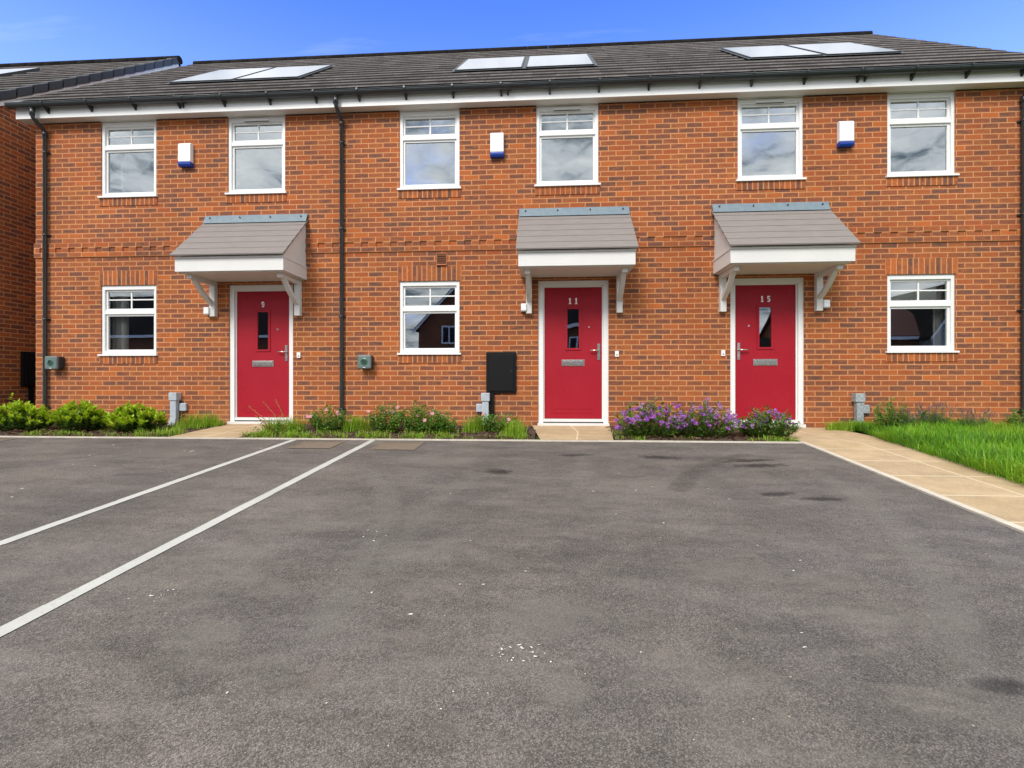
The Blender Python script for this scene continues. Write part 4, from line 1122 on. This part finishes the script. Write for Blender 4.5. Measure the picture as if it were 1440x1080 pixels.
def shrub(cx, cy, w, h, label, seed):
    """evergreen laurel: glossy dark leaves with lime new growth"""
    random.seed(seed); zb = gz(cy)
    e = empty('laurel_shrub', (cx, cy, zb), label, 'shrub', 'three low evergreen shrubs')
    st = MB(); dk = MB(); yl = MB()
    shoots = []
    for _ in range(110):
        u = random.uniform(-1, 1); v = random.uniform(-1, 1)
        if u * u + v * v > 1: continue
        hh = h * (1 - .5 * (u * u + v * v)) * random.uniform(.6, 1.08)
        tip = Vector((cx + u * w * .5, cy + v * .30, zb + hh)); root = Vector((cx + u * w * .22, cy + v * .1, zb - .02))
        mid = (root + tip) / 2 + Vector((u * .06, v * .05, 0)); st.tube([root, mid, tip], [.006, .005, .003], 5); shoots.append((root, mid, tip))
    for root, mid, tip in shoots:
        ax = (tip - mid).normalized()
        for k in range(26):
            t = random.uniform(.2, 1.0); p = root.lerp(mid, t * 2) if t < .5 else mid.lerp(tip, t * 2 - 1)
            d = (rdir(-.3, .6) + ax * .35).normalized(); dk.leaf(p, d, Vector((0, 0, 1)) + rdir() * .5, random.uniform(.05, .085), random.uniform(.022, .036))
        for k in range(random.randint(12, 20)):
            p = tip - ax * random.uniform(-.015, .06); d = (rdir(-.2, .9) + ax * .9).normalized()
            yl.leaf(p, d, Vector((0, 0, 1)) + rdir() * .5, random.uniform(.055, .10), random.uniform(.028, .044))
    st.build('stem', STEM, e); dk.build('foliage', LEAFD, e); yl.build('new_leaves', LEAFY, e)
shrub(-7.44, -.85, 1.02, .36, 'green laurel shrub at far left below the car charger, widest of three', 11)
shrub(-6.50, -.85, .66, .38, 'green laurel shrub with lime tips, middle of the three by the left wall', 12)
shrub(-5.71, -.85, .76, .34, 'green laurel shrub nearest the grey duct left of door 9', 13)

def flower_mesh(mb, p, n, r, petals=7, mi=0):
    n = n.normalized(); a = n.cross(Vector((0, 0, 1)) if abs(n.z) < .9 else Vector((1, 0, 0))).normalized(); b = n.cross(a)
    for k in range(petals):
        t = 6.283 * k / petals + random.uniform(-.2, .2); d = a * math.cos(t) + b * math.sin(t) + n * random.uniform(.05, .5)
        mb.leaf(p, d, n, r * random.uniform(.8, 1.1), r * .75, mi, .12)

def rose(cx, cy, w, h, nfl, label, seed, group='pink rose bushes along the middle bed'):
    random.seed(seed); zb = gz(cy)
    e = empty('rose_bush', (cx, cy, zb), label, 'rose bush', group)
    st = MB(); lf = MB(); tips = []
    for _ in range(42):
        u = random.uniform(-1, 1); v = random.uniform(-1, 1)
        hh = h * (1 - .4 * abs(u)) * random.uniform(.5, 1.1)
        tip = Vector((cx + u * w * .5, cy + v * .2, zb + hh)); root = Vector((cx + u * w * .12, cy + v * .06, zb - .02))
        mid = (root + tip) / 2 + Vector((u * .04, v * .04, .02)); st.tube([root, mid, tip], [.004, .003, .002], 5); tips.append((mid, tip))
        for k in range(46):
            t = random.random(); p = root.lerp(mid, t * 2) if t < .5 else mid.lerp(tip, t * 2 - 1)
            lf.leaf(p + rdir() * .04, rdir(-.4, .8), Vector((0, 0, 1)) + rdir() * .6, random.uniform(.025, .05), random.uniform(.015, .028))
    st.build('stem', GSTEM, e); lf.build('foliage', LEAFR, e)
    random.shuffle(tips)
    for mid, tip in tips[:nfl]:
        m = MB(); p = (tip if random.random() < .6 else mid.lerp(tip, .5)) + Vector((0, -.06, .02)); flower_mesh(m, p, Vector((random.uniform(-.4, .4), -1, .5)), .032, 8); flower_mesh(m, p, Vector((random.uniform(-.3, .3), -1, .7)), .02, 5); m.build('flower', PINK, e)
    return e
rose(-3.02, -.7, .72, .36, 7, 'leafy pink rose bush at the foot of the middle downpipe', 21)
rose(-2.18, -.75, .48, .42, 5, 'green rose bush left of the ground window of the middle house', 22)
rose(-1.78, -.75, .42, .46, 2, 'tall thin rose bush below the ground window of the middle house', 23)
rose(-1.42, -.8, .40, .33, 3, 'low sprawling rose bush right of the tall thin one', 24)
rose(-.68, -.65, .66, .27, 4, 'low rose bush beside the grey duct below the meter box', 25)

PF = []
random.seed(5)
for k in range(4):
    m = MB()
    for _ in range(3): flower_mesh(m, Vector((random.uniform(-.022, .022), random.uniform(-.02, .02), random.uniform(-.02, .02))), Vector((random.uniform(-.6, .6), -1, random.uniform(.1, .9))), random.uniform(.018, .028), 6)
    me_o = m.build('flower', PURP if k < 3 else MAUV); PF.append(me_o.data); bpy.data.objects.remove(me_o)
def purple_bush(cx, cy, w, h, nfl, label, seed):
    random.seed(seed); zb = gz(cy)
    e = empty('flowering_bush', (cx, cy, zb), label, 'flowering plant', 'purple flowering bushes')
    st = MB(); lf = MB(); pts = []
    for _ in range(64):
        u = random.uniform(-1, 1); v = random.uniform(-1, 1)
        hh = h * (1 - .42 * u * u) * random.uniform(.45, 1.08)
        tip = Vector((cx + u * w * .52, cy + v * .27 - .04, zb + hh)); root = Vector((cx + u * w * .25, cy + v * .08, zb - .02)); mid = (root + tip) / 2 + Vector((u * .05, v * .05, .01))
        st.tube([root, mid, tip], [.004, .003, .002], 5); pts.append((root, mid, tip))
        for k in range(42):
            t = random.random(); p = root.lerp(mid, t * 2) if t < .5 else mid.lerp(tip, t * 2 - 1)
            lf.leaf(p + rdir() * .02, rdir(-.2, .9), Vector((0, 0, 1)) + rdir() * .6, random.uniform(.035, .075), random.uniform(.014, .024))
    st.build('stem', GSTEM, e); lf.build('foliage', LEAFP, e)
    for k in range(nfl):
        r_, mid, tip = random.choice(pts); p = mid.lerp(tip, random.uniform(.35, 1.05)) + Vector((random.uniform(-.05, .05), -random.uniform(.0, .14), random.uniform(-.03, .03)))
        o = bpy.data.objects.new('flower', random.choice(PF)); COL.objects.link(o); o.parent = e; o.location = p - Vector((cx, cy, zb)); o.location.z = max(o.location.z, .03)
        s_ = random.uniform(.75, 1.35); o.scale = (s_, s_, s_); o.rotation_euler = (random.uniform(-.5, .4), random.uniform(0, 6.28) * 0 + random.uniform(-1, 1), random.uniform(-.8, .8))
purple_bush(1.30, -1.0, .84, .46, 98, 'dense bright purple flowering bush right of door 11', 31)
purple_bush(1.98, -.98, .82, .45, 92, 'purple flowering bush with more green left of door 15', 32)
purple_bush(2.76, -.95, .68, .36, 34, 'sparse purple flowering bush in front of door 15', 33)

def lavender(cx, cy, w, h, n, label, seed):
    random.seed(seed); zb = gz(cy)
    e = empty('lavender', (cx, cy, zb), label, 'lavender', 'lavender clumps along the right wall')
    lf = MB(); st = MB()
    for _ in range(n):
        a = random.uniform(0, 6.28); u = random.random() ** .6; t = Vector((math.cos(a) * u * w * .55, math.sin(a) * u * .18, h * random.uniform(.6, 1.05)))
        root = Vector((cx, cy, zb)) + Vector((t.x * .3, t.y * .3, 0)); tip = Vector((cx, cy, zb)) + t; mid = (root + tip) / 2 + Vector((0, 0, .03))
        st.tube([root, mid, tip], [.0022, .0018, .0014], 4)
        for k in range(7): p = root.lerp(mid, random.uniform(.1, 1)); lf.leaf(p, rdir(.2, .95), Vector((0, 0, 1)) + rdir(), random.uniform(.04, .08), .006)
        d = (tip - mid).normalized()
        fl = MB()
        for k in range(9): fl.leaf(tip - d * random.uniform(-.01, .05), (rdir() + d).normalized(), rdir(), .014, .009)
        fl.build('flower_spike', LAVF, e)
    st.build('stem', GSTEM, e); lf.build('foliage', LEAFL, e)
lavender(4.78, -.48, .45, .33, 55, 'thin lavender clump right of the stained grey duct', 41)
lavender(5.15, -.42, .50, .40, 75, 'tallest lavender clump below the right ground window', 42)
lavender(5.62, -.42, .50, .33, 55, 'lavender clump at the right end near the last downpipe', 43)

def weed(cx, cy, w, h, n, label, seed, name='weed'):
    random.seed(seed); zb = gz(cy); e = empty(name, (cx, cy, zb), label, 'weed')
    st = MB(); lf = MB()
    for _ in range(n):
        u, v = random.uniform(-1, 1), random.uniform(-1, 1); hh = h * (1 - .5 * abs(u)) * random.uniform(.6, 1.05)
        root = Vector((cx + u * w * .2, cy + v * .06, zb - .02)); tip = Vector((cx + u * w * .5, cy + v * .15, zb + hh)); st.tube([root, tip], [.003, .002], 5)
        for k in range(30): lf.leaf(root.lerp(tip, random.uniform(.05, 1)) + rdir() * .015, rdir(-.2, .9), Vector((0, 0, 1)) + rdir() * .6, random.uniform(.03, .065), random.uniform(.010, .02))
    st.build('stem', GSTEM, e); lf.build('foliage', WEED, e)
weed(4.60, -.45, .56, .50, 40, 'tall leafy green weed just right of the stained duct', 51)
weed(6.32, -.30, .40, .36, 22, 'leafy green weed at the foot of the right downpipe', 52)
weed(5.06, -.34, .70, .32, 44, 'low leafy weeds behind the lavender below the right ground window', 53)
# dock by door 9
random.seed(61); cx, cy = -3.52, -1.0; zb = gz(cy)
e = empty('dock_weed', (cx, cy, zb), 'dock weed with rust coloured seed stalks in front of door 9', 'weed')
lf = MB()
for _ in range(60):
    a = random.uniform(0, 6.28); r = random.uniform(.0, .42)
    p = Vector((cx + math.cos(a) * r - .05, cy + math.sin(a) * r * .4, zb + random.uniform(.01, .12))); lf.leaf(p, rdir(-.1, .8), Vector((0, 0, 1)) + rdir() * .4, random.uniform(.05, .12), random.uniform(.018, .035))
lf.build('leaves', LEAFR, e)
for (x0, z0), (x1, z1) in (((-3.60, .0), (-3.98, .335)), ((-3.48, .02), (-3.78, .40)), ((-3.44, .0), (-3.60, .42)), ((-3.66, .02), (-3.88, .20))):
    s = MB(); sd = MB(); A = Vector((x0, cy, zb + z0)); B = Vector((x1, cy - .02, zb + z1 + .05)); M_ = A.lerp(B, .5) + Vector((.02, 0, .02)); s.tube([A, M_, B], [.004, .0035, .002], 5); so = s.build('seed_stalk', SEED, e)
    for k in range(60):
        t = random.choice((random.uniform(.45, .62), random.uniform(.68, .8), random.uniform(.84, 1.0))); p = M_.lerp(B, (t - .5) * 2) if t > .5 else A.lerp(M_, t * 2)
        sd.leaf(p, rdir(), rdir(), random.uniform(.010, .022), .010)
    sd.build('seeds', SEED, so)
# dry seedling by the gap at the left
random.seed(66); e = empty('seedling', (-7.95, -.25, -.04), 'small pale seedling sprouting beside the left downpipe', 'weed')
m = MB()
for k in range(12): m.leaf(Vector((-8.28, -.2, .18 + k * .022)), rdir(-.2, .7), Vector((0, 0, 1)), .08, .03)
m.build('leaves', LEAFY, e); s = MB(); s.tube([(-8.25, -.22, -.06), (-8.28, -.2, .42)], [.004, .002], 5); s.build('stem', STEM, e)

# ------------------------------------------------------------------ sky and light
SUN_EL, SUN_AZ = R(42), R(199)           # azimuth clockwise from +Y: sun behind the camera, a little to the left
w = bpy.data.worlds.new('World'); S.world = w; w.use_nodes = True
nt = w.node_tree
for n in list(nt.nodes): nt.nodes.remove(n)
g = G(nt); out = nt.nodes.new('ShaderNodeOutputWorld'); bg = nt.nodes.new('ShaderNodeBackground')
sky = g.n('TexSky'); sky.sky_type = 'NISHITA'; sky.sun_disc = False; sky.sun_elevation = SUN_EL; sky.sun_rotation = SUN_AZ
sky.air_density = 1.0; sky.dust_density = .6; sky.ozone_density = 2.0
d = g.n('TexCoord').outputs['Generated']; sp = g.n('SeparateXYZ'); g.put(sp.inputs[0], d)
z = g.math('MAXIMUM', sp.outputs[2], .03)
pl = g.n('CombineXYZ'); g.put(pl.inputs[0], g.math('DIVIDE', sp.outputs[0], g.math('ADD', z, .12))); g.put(pl.inputs[1], g.math('DIVIDE', sp.outputs[1], g.math('ADD', z, .12)))
nz1 = g.noise(pl.outputs[0], 1.1, 9, .6); nz2 = g.noise(g.vmath('ADD', pl.outputs[0], (4.2, 1.7, 0)), 3.6, 8, .62)
blue = g.mix(1, sky.outputs[0], (.70, 1.08, 2.2, 1), 'MULTIPLY')
cl = g.ramp(nz2, [(.36, (1.6, 2.1, 2.7)), (.48, (7.0, 7.5, 8.0)), (.66, (10.5, 10.7, 10.9))])
# broken cloud overhead and behind the camera; clear over the roofs in front
back = g.math('MAXIMUM', g.sstep(sp.outputs[1], .05, -.25), g.sstep(g.math('DIVIDE', sp.outputs[2], g.math('MAXIMUM', sp.outputs[1], .01)), .83, .90))
cov = g.math('MULTIPLY', back, g.ramp(nz1, [(.28, .35), (.44, 1.)]))
# thin high wisp
wv = g.vmath('MULTIPLY', pl.outputs[0], (.9, 5.5, 1)); wis = g.ramp(g.noise(wv, 1.4, 6, .6), [(.60, 0.), (.80, .13)])
haze = g.math('MULTIPLY', g.sstep(sp.outputs[2], .62, .30), .22)
c = g.mix(haze, blue, (6.5, 8.6, 10.5, 1)); c = g.mix(wis, c, (9, 9.4, 9.8, 1)); c = g.mix(cov, c, cl)
g.put(bg.inputs[0], c); bg.inputs[1].default_value = .10
g.link(bg.outputs[0], out.inputs[0])

sl = bpy.data.lights.new('sun', 'SUN'); sl.energy = 1.9; sl.angle = R(22); sl.color = (1, .95, .88)
so = bpy.data.objects.new('sun', sl); COL.objects.link(so)
dirv = Vector((math.sin(SUN_AZ) * math.cos(SUN_EL), math.cos(SUN_AZ) * math.cos(SUN_EL), math.sin(SUN_EL)))
so.location = dirv * 60; so.rotation_euler = (-dirv).to_track_quat('-Z', 'Y').to_euler()

# ------------------------------------------------------------------ camera
cam = bpy.data.cameras.new('camera'); cam.sensor_width = 36; cam.lens = 18.0; cam.clip_start = .05; cam.clip_end = 2000
co = bpy.data.objects.new('camera', cam); COL.objects.link(co); co.location = (0, -7.6, .6); co.rotation_euler = (R(90), 0, R(3.9)); S.camera = co
S.view_settings.view_transform = 'Standard'; S.view_settings.look = 'None'; S.view_settings.gamma = 1; S.view_settings.exposure = .78
S.render.resolution_x = 1024; S.render.resolution_y = 768
try: S.cycles.max_bounces = 8; S.cycles.transparent_max_bounces = 12
except Exception: pass
